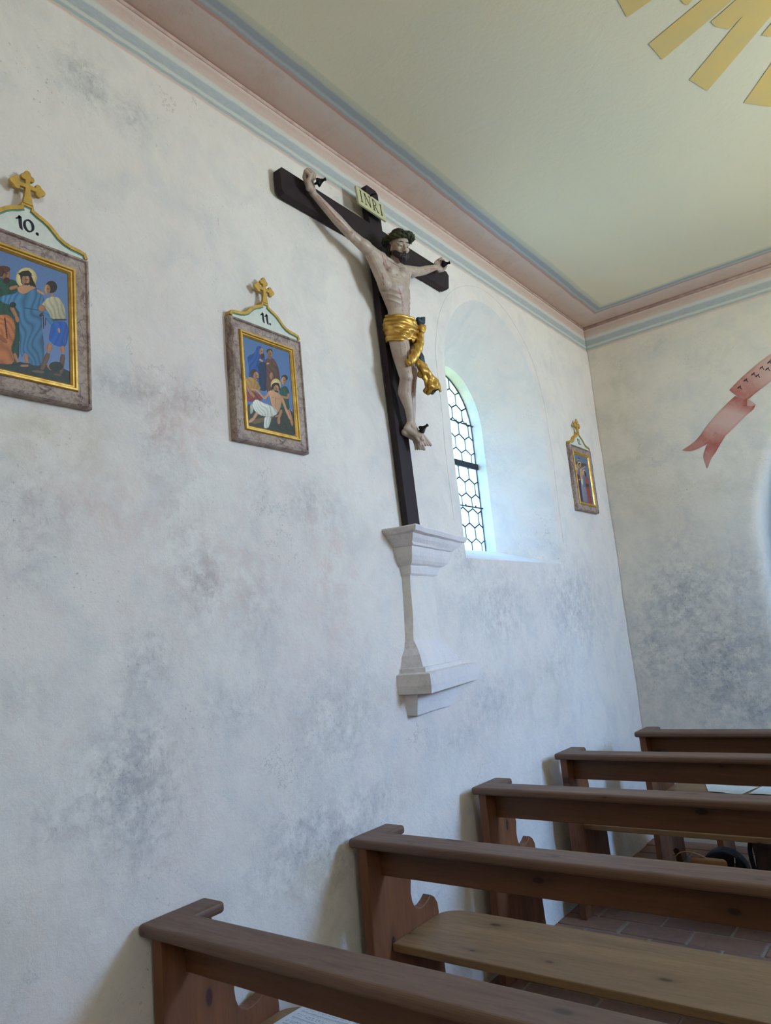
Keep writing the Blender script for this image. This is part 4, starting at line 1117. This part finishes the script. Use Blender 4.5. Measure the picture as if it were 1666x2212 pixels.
def trefoil_cross():
    """outline of the cross with clover ends, base at (0, .110)"""
    cz = .167; r_ = .0094
    def lobe(cx, cy, a0, a1, r=r_):
        return [(cx + r * math.cos(a0 + (a1 - a0) * i / 9), cy + r * math.sin(a0 + (a1 - a0) * i / 9)) for i in range(10)]
    R_ = [(.0155, .108), (.011, .135), (.0070, cz - .0068), (.024, cz - .0068)]
    R_ += lobe(.033, cz - .0115, R(-160), R(-10)) + lobe(.0455, cz, R(-75), R(75)) + lobe(.033, cz + .0115, R(10), R(160)) + [(.024, cz + .0068), (.0070, cz + .0068), (.0070, cz + .020)]
    R_ += lobe(.0115, cz + .029, R(-100), R(60)) + lobe(0, cz + .0425, R(-15), R(90))
    return R_ + [(-x, y) for x, y in R_[::-1]]
def strokes_num(txt):
    S = []
    def one(u): return [([(u - .013, .034), (u - .004, .040), (u, .047), (u + .001, .046)], [.002, .005, .006, .002]), ([(u, .046), (u + .001, .022), (u + .003, .010), (u + .007, .004)], [.007, .0075, .007, .001])]
    if txt[1] == '0': S = one(-.022); S += [([(.004 + .013 * math.cos(a), .026 + .018 * math.sin(a)) for a in np.linspace(0, 2 * PI, 21)], [.0025 + .0045 * abs(math.sin(a + .35)) ** 1 * 0 + .0045 * abs(math.cos(a - .5)) for a in np.linspace(0, 2 * PI, 21)])]
    if txt[1] == '1': S = one(-.014) + one(.008)
    if txt[1] == '2': S = one(-.018) + [([(-.004, .036), (.001, .043), (.008, .044), (.013, .037), (.010, .026), (.001, .014), (-.004, .008), (.004, .009), (.016, .006)], [.004, .004, .005, .006, .006, .004, .004, .006, .004])]
    d = .030 if txt[1] != '1' else .024
    S += [([(d + .0045 * math.cos(a) * .5, .010 + .0045 * math.sin(a) * .5) for a in np.linspace(0, 2 * PI, 9)], .0045)]
    return [(p, [q * 1.35 for q in (w if hasattr(w, '__len__') else [w] * len(p))]) for p, w in S]
def station(yc, num, label, painter, hw=.195):
    t = thing('station_picture', label, 'picture', (0, yc, 2.39), group=None)
    k = hw / .195
    def L(me): me.transform(Matrix.Translation(-Vector(t.location)) @ Matrix.Translation((0, yc, 0))); return me
    z0, z1 = 2.392, 2.886
    pr = [(0, .000), (0, .026), (.004, .033), (.012, .036), (.015, .030), (.019, .029), (.040, .026), (.048, .026), (.048, .0)]
    link('frame', L(ring_frame(pr, hw, z0, z1)), M_FRAME, t)
    pr = [(.046, .0), (.046, .030), (.049, .0345), (.055, .0345), (.058, .030), (.062, .030), (.068, .024), (.068, .0)]
    link('gilt_slip', L(ring_frame(pr, hw, z0, z1)), M_GOLD2, t)
    p = Paint(yc - hw + .064, yc + hw - .064, z0 + .064, z1 - .064, .022, 300); painter(p)
    me = p.mesh(); me.transform(Matrix.Translation(-Vector(t.location))); link('painting', me, M_PAINT, t)
    # crest board, gold edge, green line, cross
    zt = z1
    out = [(y * k, z) for y, z in half]
    b = bmesh.new(); poly = [(y, zt + z) for y, z in out] + [(-y, zt + z) for y, z in out[::-1]]
    inner = [(y * .93 - .001, zt + z - .0075) for y, z in out]
    inner = [(max(y, 0.004), z) for y, z in inner]
    pin = [(hw * .93, zt - .002)] + inner[1:] + [(-y, z) for y, z in inner[1:][::-1]] + [(-hw * .93, zt - .002)]
    add_prism(b, pin, .004, .0265, 0); link('crest_board', L(bmmesh(b)), M_PALE, t)
    def edge(off, wid, x0, x1, name, mat):
        b = bmesh.new(); n = len(poly); A = []; B = []
        for i, q in enumerate(poly):
            a_ = poly[max(i - 1, 0)]; c_ = poly[min(i + 1, n - 1)]; dx, dy = c_[0] - a_[0], c_[1] - a_[1]; l = math.hypot(dx, dy)
            nx, ny = dy / l, -dx / l
            if ny > 0: nx, ny = -nx, -ny
            if ny > -.2: nx, ny = (-1 if q[0] > 0 else 1) * .9, -.4
            A.append((q[0] + nx * off, q[1] + ny * off)); B.append((q[0] + nx * (off + wid), q[1] + ny * (off + wid)))
        va = [[b.verts.new((x, *q)) for q in A] for x in (x0, x1)]; vb = [[b.verts.new((x, *q)) for q in B] for x in (x0, x1)]
        for i in range(n - 1):
            b.faces.new((va[1][i], va[1][i + 1], vb[1][i + 1], vb[1][i])); b.faces.new((va[0][i], vb[0][i], vb[0][i + 1], va[0][i + 1]))
            b.faces.new((va[0][i], va[0][i + 1], va[1][i + 1], va[1][i])); b.faces.new((vb[0][i], vb[1][i], vb[1][i + 1], vb[0][i + 1]))
        for i in (0, -1): b.faces.new((va[0][i], va[1][i], vb[1][i], vb[0][i]))
        link(name, L(bmmesh(b)), mat, t)
    edge(0, .0115, .0, .031, 'crest_edge', M_OCHRE)
    edge(.0105, .0055, .02, .0272, 'green_line', M_GREEN)
    b = bmesh.new(); add_prism(b, [(y, zt + z) for y, z in trefoil_cross()], .022, .034, 0); bevel(b, .0012, 1, 50)
    bmesh.ops.triangulate(b, faces=[f for f in b.faces if len(f.verts) > 4]); link('crest_cross', L(bmmesh(b)), M_OCHRE, t)
    def place(u, v, h): return Vector((.0266 + h, u, zt + .016 + v)) + Vector((0, yc, 0)) - Vector(t.location)
    link('numeral', strokes_mesh(strokes_num(num), place, .0007), M_INK, t)
    return t

def paint10(p):
    p.f = lambda x, y: (x / 3.881, 330 + y / 3.881)
    p.sky((96, 122, 160), (110, 132, 170))
    p.poly([(-400, 1600), (100, 1750), (590, 1800), (620, 2000), (0, 1960), (-400, 1900)], (46, 54, 44), folds=0.18, fr=117)
    p.poly([(-250, 900), (-120, 980), (-60, 1200), (-70, 1600), (-200, 1600), (-300, 1300)], (120, 60, 48), folds=.2); face(p, -185, 880, 35, 55)
    p.poly([(-70, 1010), (30, 1060), (110, 1060), (175, 1110), (165, 1400), (160, 1780), (40, 1780), (-90, 1700)], (34, 74, 58), folds=0.26, fr=234)
    face(p, 48, 1020, 36, 60, SK2); p.ell(55, 1070, 28, 26, (60, 34, 24)); p.ell(25, 978, 62, 32, (96, 56, 40)); p.ell(5, 1000, 30, 40, (86, 50, 36))
    p.ell(222, 1052, 90, 92, (212, 190, 124)); p.ell(222, 1052, 78, 80, (222, 202, 140))
    p.poly([(165, 1010), (185, 990), (250, 985), (270, 1050), (308, 1130), (280, 1140), (240, 1100), (180, 1110)], HRc)
    face(p, 215, 1068, 34, 52); p.poly([(200, 1095), (245, 1090), (235, 1125), (215, 1120)], (70, 42, 30)); p.ell(212, 1016, 56, 20, (44, 34, 26)); p.line([(150, 1010), (275, 1030)], 9, (36, 28, 22))
    p.poly([(140, 1130), (190, 1105), (300, 1120), (300, 1170), (230, 1200), (160, 1190)], SK); p.line([(80, 1140), (150, 1120)], 34, SK2)
    p.poly([(140, 1160), (200, 1190), (300, 1130), (345, 1150), (372, 1230), (370, 1330), (345, 1420), (375, 1640), (358, 1760), (330, 1790), (250, 1780), (215, 1660), (175, 1730), (160, 1500), (158, 1300), (0, 1250), (0, 1200), (130, 1180)], (70, 118, 150), folds=0.36, fr=331, ang=.15)
    p.poly([(350, 1300), (400, 1310), (470, 1390), (505, 1440), (450, 1470), (390, 1400)], (66, 116, 152), folds=.22, ang=1)
    p.line([(200, 1300), (330, 1320)], 10, (44, 84, 116)); p.line([(485, 1450), (490, 1500)], 22, SK)
    p.line([(215, 1690), (225, 1760)], 38, SK2); p.line([(240, 1785), (170, 1785)], 22, SK2); p.line([(400, 1780), (430, 1820)], 26, SK2)
    p.line([(95, 1290), (140, 1380), (150, 1420)], 36, SK2); p.ell(108, 1275, 28, 24, (44, 44, 40))
    p.poly([(-60, 1370), (50, 1350), (110, 1390), (130, 1440), (125, 1560), (90, 1640), (130, 1740), (90, 1780), (-60, 1760)], (188, 112, 62), folds=0.29, fr=214, ang=.8)
    p.line([(40, 1380), (60, 1560)], 14, (70, 40, 26)); p.line([(-60, 1500), (60, 1590)], 40, (150, 84, 48)); p.line([(120, 1680), (150, 1760)], 26, SK2)
    p.line([(310, 1150), (370, 1190)], 22, SK)
    p.ell(430, 1125, 50, 52, (56, 38, 32)); face(p, 396, 1145, 26, 42, SK, -1); p.line([(440, 1180), (430, 1200)], 26, SK2)
    p.poly([(370, 1240), (400, 1215), (440, 1200), (500, 1215), (545, 1290), (560, 1400), (430, 1400), (400, 1320), (340, 1290)], (180, 170, 138), folds=0.22, fr=292)
    p.ell(352, 1305, 32, 30, SK2); p.line([(360, 1350), (330, 1370)], 28, (70, 46, 34)); p.line([(365, 1360), (365, 1480)], 10, (52, 36, 28)); p.line([(385, 1380), (380, 1450)], 8, (52, 36, 28)); p.line([(440, 1400), (560, 1400)], 14, (60, 44, 40))
    p.poly([(435, 1420), (550, 1410), (578, 1480), (558, 1625), (490, 1625), (445, 1605), (405, 1565)], (40, 92, 168), folds=0.22, fr=234)
    p.line([(490, 1470), (500, 1510)], 20, SK)
    p.line([(420, 1600), (405, 1670)], 52, SK2); p.line([(405, 1680), (350, 1820)], 50, (104, 78, 58)); p.line([(370, 1840), (270, 1830)], 26, (112, 82, 60))
    p.line([(520, 1620), (530, 1680)], 44, SK2); p.line([(528, 1690), (510, 1850)], 46, (100, 74, 54)); p.line([(515, 1865), (450, 1855)], 24, (96, 70, 52)); p.ell(470, 1790, 60, 40, (38, 46, 36))
def paint11(p):
    p.f = lambda x, y: (470 + x / 5.143, 570 + y / 5.143)
    p.sky((84, 116, 156), (92, 118, 160))
    p.poly([(300, 1560), (500, 1600), (840, 1590), (900, 1950), (330, 1830)], (50, 56, 42), folds=0.18, fr=117)
    p.poly([(340, 1740), (620, 1680), (640, 1710), (420, 1790)], (110, 88, 52))
    p.poly([(425, 960), (440, 915), (475, 912), (505, 940), (520, 1040), (555, 1120), (552, 1390), (520, 1420), (430, 1380), (345, 1260), (352, 1150), (330, 1050), (345, 1020), (400, 1000)], (34, 80, 140), folds=0.29, fr=234)
    p.poly([(450, 1100), (520, 1090), (555, 1140), (552, 1400), (510, 1420), (470, 1380)], (28, 50, 78), folds=.2)
    face(p, 488, 975, 23, 42); p.ell(500, 1025, 23, 28, (70, 44, 32)); p.line([(465, 1060), (505, 1085)], 24, SK)
    p.poly([(530, 1065), (560, 1045), (600, 1040), (645, 1075), (685, 1180), (700, 1330), (600, 1420), (540, 1420), (545, 1200)], (92, 62, 52), folds=0.26, fr=234)
    p.ell(578, 972, 34, 30, (58, 42, 34)); face(p, 582, 1003, 29, 46, SK2); p.ell(585, 1050, 18, 18, (120, 96, 76)); p.line([(545, 1110), (575, 1105)], 22, SK)
    p.ell(598, 1245, 20, 42, SK2)
    p.poly([(310, 1275), (360, 1250), (440, 1290), (490, 1400), (380, 1430), (300, 1330)], (170, 128, 66), folds=.18)
    p.ell(402, 1210, 38, 42, (74, 48, 36)); face(p, 428, 1245, 32, 48); p.line([(430, 1270), (455, 1275)], 9, (60, 36, 24))
    p.poly([(305, 1430), (380, 1410), (470, 1450), (515, 1510), (380, 1535), (310, 1515)], (136, 62, 56), folds=.2, ang=1)
    p.line([(315, 1350), (360, 1420), (410, 1480)], 38, SK2); p.line([(370, 1390), (420, 1400), (450, 1420)], 24, SK); p.line([(410, 1430), (440, 1480)], 8, (50, 34, 26))
    p.poly([(330, 1560), (400, 1560), (395, 1660), (340, 1700)], (60, 62, 52)); p.poly([(360, 1560), (400, 1540), (400, 1640), (365, 1680)], (176, 176, 158), folds=.2)
    p.line([(790, 1620), (835, 1790)], 34, SK2); p.line([(710, 1620), (680, 1720), (682, 1780)], 36, SK2)
    p.poly([(695, 1380), (760, 1350), (800, 1420), (790, 1520), (805, 1620), (700, 1610), (690, 1430)], (34, 78, 58), folds=0.24, fr=253)
    p.ell(745, 1268, 36, 36, (52, 36, 30)); face(p, 735, 1298, 28, 46, SK, -1); p.line([(790, 1440), (780, 1490), (690, 1470)], 30, SK2)
    p.ell(648, 1348, 58, 76, (208, 180, 110)); p.ell(648, 1350, 44, 60, (222, 198, 130))
    p.poly([(600, 1350), (625, 1320), (680, 1320), (695, 1370), (700, 1410), (680, 1400), (620, 1400), (595, 1390)], HRc)
    face(p, 652, 1388, 31, 44); p.ell(650, 1425, 25, 20, (66, 42, 30))
    p.line([(580, 1430), (535, 1480), (515, 1500)], 34, SK); p.line([(515, 1490), (470, 1440), (440, 1400)], 24, SK)
    p.poly([(555, 1420), (600, 1400), (690, 1440), (725, 1490), (700, 1600), (680, 1650), (640, 1650), (595, 1560), (580, 1480)], (196, 146, 104)); p.line([(640, 1470), (650, 1600)], 6, (150, 100, 70)); p.line([(600, 1480), (700, 1500)], 6, (160, 108, 76))
    p.line([(715, 1490), (755, 1600), (810, 1730)], 32, SK); p.line([(812, 1730), (832, 1800)], 24, SK2)
    p.line([(455, 1630), (400, 1720), (350, 1760)], 40, SK); p.line([(640, 1700), (690, 1680)], 20, SK2)
    p.poly([(395, 1530), (430, 1500), (500, 1540), (570, 1560), (660, 1620), (672, 1665), (600, 1705), (470, 1685), (400, 1620), (385, 1570)], (206, 206, 188), folds=0.26, fr=370, ang=.5)
    p.poly([(520, 1690), (600, 1700), (590, 1770), (560, 1830), (510, 1825)], (196, 198, 182), folds=0.26, fr=370)
    p.line([(690, 1830), (720, 1870)], 7, (26, 24, 22)); p.line([(750, 1760), (765, 1860)], 6, (26, 24, 22)); p.line([(790, 1840), (850, 1870)], 7, (26, 24, 22)); p.line([(720, 1840), (760, 1870)], 5, (26, 24, 22))
def paint12(p):
    p.f = lambda x, y: (1190 + x / 9.214, 890 + y / 9.214)
    p.sky((92, 114, 142), (86, 102, 130))
    p.poly([(560, 1760), (840, 1840), (900, 1960), (580, 1900)], (44, 52, 44), folds=.15)
    p.poly([(430, 955), (560, 1010), (712, 1030), (712, 1095), (600, 1085), (520, 1050), (440, 1020)], (96, 62, 40)); p.poly([(540, 900), (580, 905), (660, 1800), (620, 1800)], (84, 56, 38))
    p.poly([(530, 930), (590, 950), (590, 975), (530, 955)], (176, 172, 150)); p.line([(545, 950), (575, 962)], 8, (60, 56, 46))
    p.ell(568, 1045, 38, 62, (202, 182, 124)); p.line([(440, 1000), (500, 1045), (575, 1125)], 22, SK); p.line([(690, 1080), (650, 1115), (605, 1140)], 22, SK)
    p.ell(568, 1050, 26, 42, HRc); face(p, 572, 1068, 18, 30)
    p.poly([(570, 1120), (620, 1120), (640, 1240), (640, 1360), (600, 1360), (580, 1240)], (190, 142, 108)); p.line([(625, 1400), (640, 1540), (650, 1680)], 30, SK)
    p.poly([(598, 1320), (645, 1330), (650, 1430), (630, 1500), (610, 1440)], (196, 190, 164), folds=.2)
    p.poly([(600, 1400), (660, 1500), (700, 1480), (745, 1800), (650, 1790), (620, 1600)], (122, 126, 142), folds=0.26, fr=292)
    p.ell(515, 1170, 34, 80, (172, 170, 150)); face(p, 522, 1185, 18, 36); p.poly([(495, 1250), (550, 1235), (590, 1300), (600, 1500), (650, 1820), (600, 1850), (545, 1640), (510, 1420)], (34, 48, 92), folds=0.26, fr=253)
    p.poly([(530, 1260), (560, 1270), (575, 1370), (540, 1360)], (110, 40, 50)); p.ell(572, 1345, 16, 18, SK)
    p.ell(662, 1200, 30, 60, (176, 172, 150)); p.poly([(655, 1170), (680, 1170), (715, 1260), (700, 1300), (670, 1240)], HRc); face(p, 662, 1220, 14, 34, SK, -1)
    p.poly([(690, 1290), (735, 1290), (770, 1480), (800, 1700), (830, 1860), (775, 1890), (740, 1700), (700, 1500)], (158, 52, 46), folds=0.29, fr=253)
    p.poly([(690, 1420), (760, 1430), (770, 1490), (700, 1500)], (50, 46, 60)); p.ell(620, 1850, 26, 20, SK2)
station(1.018, '10', 'numbered picture 10 in a marbled frame, cut by the left edge of the photo', paint10)
station(1.986, '11', 'numbered picture 11 in a marbled frame between picture 10 and the crucifix', paint11)
station(5.190, '12', 'small numbered picture 12 in a marbled frame between window and corner', paint12, hw=.200)

# ---------------------------------------------------------------- pews
def wood(name, c1, c2, c3, axis, rough=.42, knots=True, seed=0.0, spec=.4):
    n = NT(name); st = [7, 7, 7]; st[axis] = .8
    tcx = n.n('TexCoord'); oi = n.n('ObjectInfo'); mp = n.n('Mapping'); n.lk(tcx.outputs['Object'], mp.inputs[0]); mp.inputs[3].default_value = st
    ofs = n.n('VectorMath', operation='ADD'); n.lk(mp.outputs[0], ofs.inputs[0]); sc = n.n('VectorMath', operation='SCALE'); sc.inputs[0].default_value = (13.1, 7.7, 5.3); n.lk(oi.outputs['Random'], sc.inputs['Scale']); n.lk(sc.outputs[0], ofs.inputs[1])
    v = ofs.outputs[0]
    big = n.noise(v, .9, 4, .6, .8); fine = n.noise(v, 6.5, 5, .7, .5)
    c = n.mix(n.mask(big, .3, .7), c1, c2); c = n.mix(n.math('MULTIPLY', n.mask(fine, .42, .66), .32), c, c3)
    if knots:
        sp = n.n('SeparateXYZ'); n.lk(tcx.outputs['Object'], sp.inputs[0]); cb = n.n('CombineXYZ')
        oth = [i for i in range(3) if i != axis and not (axis == 2 and i == 0)]
        lat = sp.outputs[oth[0]] if len(oth) == 1 else n.math('ADD', sp.outputs[oth[0]], sp.outputs[oth[1]])
        n.lk(n.math('MULTIPLY', sp.outputs[axis], 3.1), cb.inputs[0]); n.lk(n.math('MULTIPLY', lat, 6.5), cb.inputs[1])
        o2 = n.n('VectorMath', operation='ADD'); n.lk(cb.outputs[0], o2.inputs[0]); n.lk(sc.outputs[0], o2.inputs[1])
        vo = n.n('TexVoronoi', voronoi_dimensions='2D'); n.lk(o2.outputs[0], vo.inputs['Vector']); vo.inputs['Scale'].default_value = 1.0
        vd = n.math('ADD', vo.outputs['Distance'], n.math('MULTIPLY', n.math('SUBTRACT', fine, .5), .05))
        vd = n.math('ADD', vd, n.math('MULTIPLY', n.math('FRACT', n.math('MULTIPLY', n.n('VectorMath', operation='LENGTH').outputs['Value'], 1)), 0))
        cs = n.n('SeparateXYZ'); n.lk(vo.outputs['Color'], cs.inputs[0]); keep = n.mask(cs.outputs[0], .50, .55); sz = n.math('MULTIPLY', n.math('MULTIPLY', cs.outputs[1], cs.outputs[1]), .055)
        vd = n.math('SUBTRACT', vd, sz)
        kn = n.math('MULTIPLY', keep, n.math('SUBTRACT', 1.0, n.mask(vd, .012, .045))); halo = n.math('MULTIPLY', keep, n.math('SUBTRACT', 1.0, n.mask(vd, .03, .20)))
        c = n.mix(n.math('MULTIPLY', halo, .45), c, c3); c = n.mix(n.math('MULTIPLY', kn, .7), c, hx(34, 18, 14))
    n.set(c, n.mask(fine, -1.0 + rough, 1.6), spec=spec); n.bump(fine, .12, .003); return n.m
M_CAP = wood('stained_pine_cap', hx(106, 75, 54), hx(93, 65, 47), hx(74, 49, 34), 0, seed=1, spec=.55)
M_RAIL = wood('stained_pine_rail', hx(112, 70, 38), hx(90, 55, 30), hx(64, 38, 23), 0)
M_PANEL = wood('stained_pine_panel', hx(126, 78, 46), hx(104, 62, 38), hx(74, 45, 30), 2)
M_SEAT = wood('worn_pine_seat', hx(146, 113, 76), hx(124, 95, 63), hx(98, 72, 48), 0, rough=.5)
PROF = [(.03, 0), (.03, .851), (.21, .851), (.222, .81), (.262, .735), (.289, .69), (.296, .665), (.290, .635), (.286, .61), (.290, .58), (.298, .56), (.312, .545), (.330, .537), (.350, .535), (.372, .539), (.395, .548), (.418, .562), (.445, .545), (.463, .518), (.466, .486), (.472, .262), (.486, .02), (.484, 0),
        (.39, 0), (.375, .05), (.335, .095), (.285, .115), (.235, .115), (.190, .09), (.160, .05), (.135, .0)]
PEW_LEN = 2.15
def panel_mesh(x0):
    b = bmesh.new(); fa, fb = add_prism(b, PROF, x0, x0 + .04, 0)
    bevel(b, .0025, 1, 45)
    bmesh.ops.triangulate(b, faces=[f for f in b.faces if len(f.verts) > 4]); return bmmesh(b)
def l_cap():
    b = bmesh.new(); Lx = PEW_LEN
    for lo, hi in (((-.008, -.005, .851), (Lx + .008, .123, .885)), ((-.0076, .070, .8512), (.09, .235, .8847)), ((Lx - .09, .070, .8512), (Lx + .0076, .235, .8847))):
        c = bmesh.new(); add_box(c, lo, hi); bmesh.ops.recalc_face_normals(c, faces=c.faces)
        bmesh.ops.bevel(c, geom=list(c.edges), offset=.0125, segments=4, affect='EDGES', profile=.5)
        me = bpy.data.meshes.new('c'); c.to_mesh(me); c.free(); b.from_mesh(me); bpy.data.meshes.remove(me)
    return bmmesh(b)
def seat_mesh(x_in, wide=True):
    b = bmesh.new(); x0 = x_in; x1 = PEW_LEN - .05; r_ = .115
    pts = [(x0, .137), (x1, .137), (x1, .45)] + [(x1 - r_ + r_ * math.cos(a), .452 + .078 * math.sin(a)) for a in np.linspace(0, PI / 2, 8)] + [(x0 + r_ - r_ * math.cos(a), .452 + .078 * math.sin(a)) for a in np.linspace(PI / 2, 0, 8)] + [(x0, .45)]
    q = [pts[0]]
    for p in pts[1:]:
        if math.hypot(p[0] - q[-1][0], p[1] - q[-1][1]) > .002: q.append(p)
    add_prism(b, q, .447, .477, 2); bevel(b, .005, 2, 40)
    bmesh.ops.triangulate(b, faces=[f for f in b.faces if len(f.verts) > 4]); return bmmesh(b)
cap_me, pan_me, panR_me = l_cap(), panel_mesh(.01), panel_mesh(PEW_LEN - .05)
for me, m_ in ((cap_me, M_CAP), (pan_me, M_PANEL), (panR_me, M_PANEL)): me.materials.append(m_)
b = bmesh.new(); add_box(b, (.05, .110, .727), (PEW_LEN - .05, .133, .852)); bevel(b, .003, 1); rail_me = bmmesh(b); rail_me.materials.append(M_RAIL)
seat_me = seat_mesh(.05); seat_me.materials.append(M_SEAT)
b = bmesh.new(); add_box(b, (.05, .150, .375), (PEW_LEN - .05, .172, .447)); add_box(b, (.05, .42, .39), (PEW_LEN - .05, .44, .447)); bear_me = bmmesh(b); bear_me.materials.append(M_RAIL)
PLAB = ['reddish brown wooden pew nearest the camera with a sheet of music on its seat', 'brown wooden pew second from the camera with a bare worn seat in view',
        'brown wooden pew third from the camera, the middle one of the five', 'brown wooden pew fourth from the camera, bags on the floor just beyond it',
        'farthest brown wooden pew by the far wall, standing a little away from the side wall']
for (x0, y0), lb in zip(PEWS, PLAB):
    t = thing('church_pew', lb, 'pew', (x0, y0, 0), group='wooden pews along the side wall')
    for nm, me in (('armrest_cap', cap_me), ('end_panel', pan_me), ('end_panel', panR_me), ('back_rail', rail_me), ('seat', seat_me)):
        o = bpy.data.objects.new(nm, me); COL.objects.link(o); o.parent = t
    if y0 > 4.5:
        b = bmesh.new(); add_prism(b, [(.16, 0), (.17, .447), (.40, .447), (.42, 0)], .345, .385, 0); bevel(b, .003, 1); link('seat_support', bmmesh(b), M_PANEL, t)
        for f in ():
            pass

# ---------------------------------------------------------------- papers and bags
M_SHEET = paint_mat('printed_sheet', .7)
def flat_sheet(corners, painter, nm, label, cat, nu=90, nv=120):
    A, B, C, D = [Vector(c) for c in corners]   # A-B bottom, D-C top
    o_ = (A + B + C + D) / 4; vs = []; cols = []
    for j in range(nv):
        for i in range(nu):
            u, v = i / (nu - 1), j / (nv - 1); p = A.lerp(B, u).lerp(D.lerp(C, u), v)
            p = p + Vector((0, 0, .0016 * math.sin(u * 5 + v * 3) + .0018)); vs.append(p - o_); cols.append(painter(u, v))
    fs = [(j * nu + i, j * nu + i + 1, (j + 1) * nu + i + 1, (j + 1) * nu + i) for j in range(nv - 1) for i in range(nu - 1)]
    me = pymesh(vs, fs); a = me.color_attributes.new('paint', 'FLOAT_COLOR', 'POINT'); a.data.foreach_set('color', np.array([(*c, 1) for c in cols], dtype=np.float32).ravel())
    me.materials.append(M_SHEET); o = bpy.data.objects.new(nm, me); COL.objects.link(o); o.location = o_
    o['label'] = label; o['category'] = cat
    md = o.modifiers.new('s', 'SOLIDIFY'); md.thickness = .0004; return o
def music(u, v):
    w = np.array((.66, .70, .74)); k = np.array((.10, .10, .12))
    if u < .07 or u > .95 or v < .04 or v > .965: return w
    s_ = ((1 - v) * 9.5) % 1; row = int((1 - v) * 9.5)
    if s_ < .42 and (s_ * 24) % 2 < .8: return w * .66
    if .05 < s_ < .40 and noise.noise(Vector((u * 60, row * 7.3, s_ * 9))) > .22: return k * 2
    if .52 < s_ < .64 and noise.noise(Vector((u * 90, row * 3.1, 4))) > .1: return k * 2.4
    return w
def onz(px, py, z): return at(px, py, 2, z)
TL, TR, BL = onz(656, 2174, .479), onz(778, 2210, .479), onz(594, 2212, .479)
du = (TR - TL); du.z = 0; dv = (BL - TL); dv.z = 0; dv = dv.normalized() * .20; du = du.normalized() * .27
TL = TL; A_ = TL + dv
flat_sheet([A_, A_ + du, TL + du, TL], music, 'music_sheet', 'white sheet of printed music lying on the seat of the nearest pew', 'sheet music')
def blank(u, v):
    w = np.array((.70, .72, .66))
    return w * (.72 if (v * 22) % 1 < .28 and .12 < v < .88 and .1 < u < .9 and noise.noise(Vector((u * 30, int(v * 22) * 3.3, 2))) > -.25 else 1)
z_ = .479
flat_sheet([(.60, 5.02, z_), (.80, 4.98, z_), (.86, 5.19, z_), (.53, 5.235, z_)], blank, 'song_sheet', 'left one of two pale sheets lying on the seat of the farthest pew', 'paper', 60, 80)
flat_sheet([(.84, 5.0, z_ + .001), (1.06, 5.0, z_ + .001), (1.08, 5.22, z_ + .001), (.88, 5.22, z_ + .001)], blank, 'song_sheet', 'right one of two pale sheets lying on the seat of the farthest pew', 'paper', 60, 80)

M_TAN = simple('tan_leather', hx(190, 138, 84), .5, spec=.4, var=.10); M_BLK = simple('black_leather', hx(20, 22, 28), .5, spec=.4, var=.1)
M_DBR = simple('dark_brown_leather', hx(96, 72, 58), .5, spec=.4, var=.25, scale=9); M_STEEL = simple('steel', hx(200, 200, 200), .25, .9, var=.02)
bag = thing('handbag', 'tan leather handbag with an upright strap on the floor beyond the fourth pew', 'handbag', (.66, 4.56, 0))
b = bmesh.new()
vs = bmesh.ops.create_cube(b, size=1)['verts']
for v in vs: v.co = Vector((v.co.x * .19 * (1 if v.co.z > 0 else 1.12), v.co.y * (.05 if v.co.z > 0 else .11), (v.co.z + .5) * .222))
bevel(b, .022, 4, 20)
for v in b.verts: v.co += Vector((0, 0, noise.noise(v.co * 14) * .010)); v.co.x += .01
link('bag_body', bmmesh(b), M_TAN, bag, smooth=True)
b = bmesh.new(); pts = catmull([(-.165, -.01, .10), (-.178, -.01, .185), (-.155, -.01, .228), (-.11, 0, .243), (-.05, 0, .236), (.02, .0, .208), (.035, 0, .185)], 8)
add_tube(b, pts, .011, 8, flat=(.30, 1.0)); link('strap', bmmesh(b), M_TAN, bag, smooth=True)
b = bmesh.new()
for q in range(4): add_ball(b, (-.085 + q * .012, -.022, .186 + .006 * (q % 2)), .006, seg=8, ring=5)
link('buckle', bmmesh(b), M_STEEL, bag)
bk = thing('shoulder_bag', 'black rounded bag with a small steel clasp behind the tan handbag', 'bag', (.735, 4.66, 0))
b = bmesh.new(); pr = [(-.125, 0)] + [(-.003 + .128 * math.cos(a), .125 + .127 * math.sin(a)) for a in np.linspace(PI, 0, 22)] + [(.125, 0)]
add_prism(b, pr, -.045, .045, 1); bevel(b, .016, 3, 25); bmesh.ops.triangulate(b, faces=[f for f in b.faces if len(f.verts) > 4]); link('bag_body', bmmesh(b), M_BLK, bk)
b = bmesh.new(); add_tube(b, [(.060, -.052, .165), (.064, -.056, .195), (.066, -.053, .222)], [.003, .0045, .003], 6); link('clasp', bmmesh(b), M_STEEL, bk)
lb = thing('leather_bag', 'large dark brown leather bag standing right of the black bag', 'bag', (1.09, 4.58, 0))
b = bmesh.new(); vs = bmesh.ops.create_cube(b, size=1)['verts']
for v in vs: v.co = Vector((v.co.x * (.36 if v.co.z > 0 else .30), v.co.y * (.10 if v.co.z > 0 else .15), (v.co.z + .5) * .37))
bevel(b, .03, 3, 20); bmesh.ops.subdivide_edges(b, edges=b.edges, cuts=3, use_grid_fill=True)
for v in b.verts: v.co += Vector((noise.noise(v.co * 9), noise.noise(v.co * 9 + Vector((3, 0, 0))), noise.noise(v.co * 7 + Vector((0, 3, 0))) * (1 if v.co.z > .03 else 0))) * .012
link('bag_body', bmmesh(b), M_DBR, lb, smooth=True)
b = bmesh.new(); pts = catmull([(-.17, -.04, .36), (-.185, -.045, .28), (-.175, -.05, .18), (-.165, -.06, .08)], 6); add_tube(b, pts, .012, 6, flat=(1, .4)); link('strap', bmmesh(b), M_BLK, lb, smooth=True)
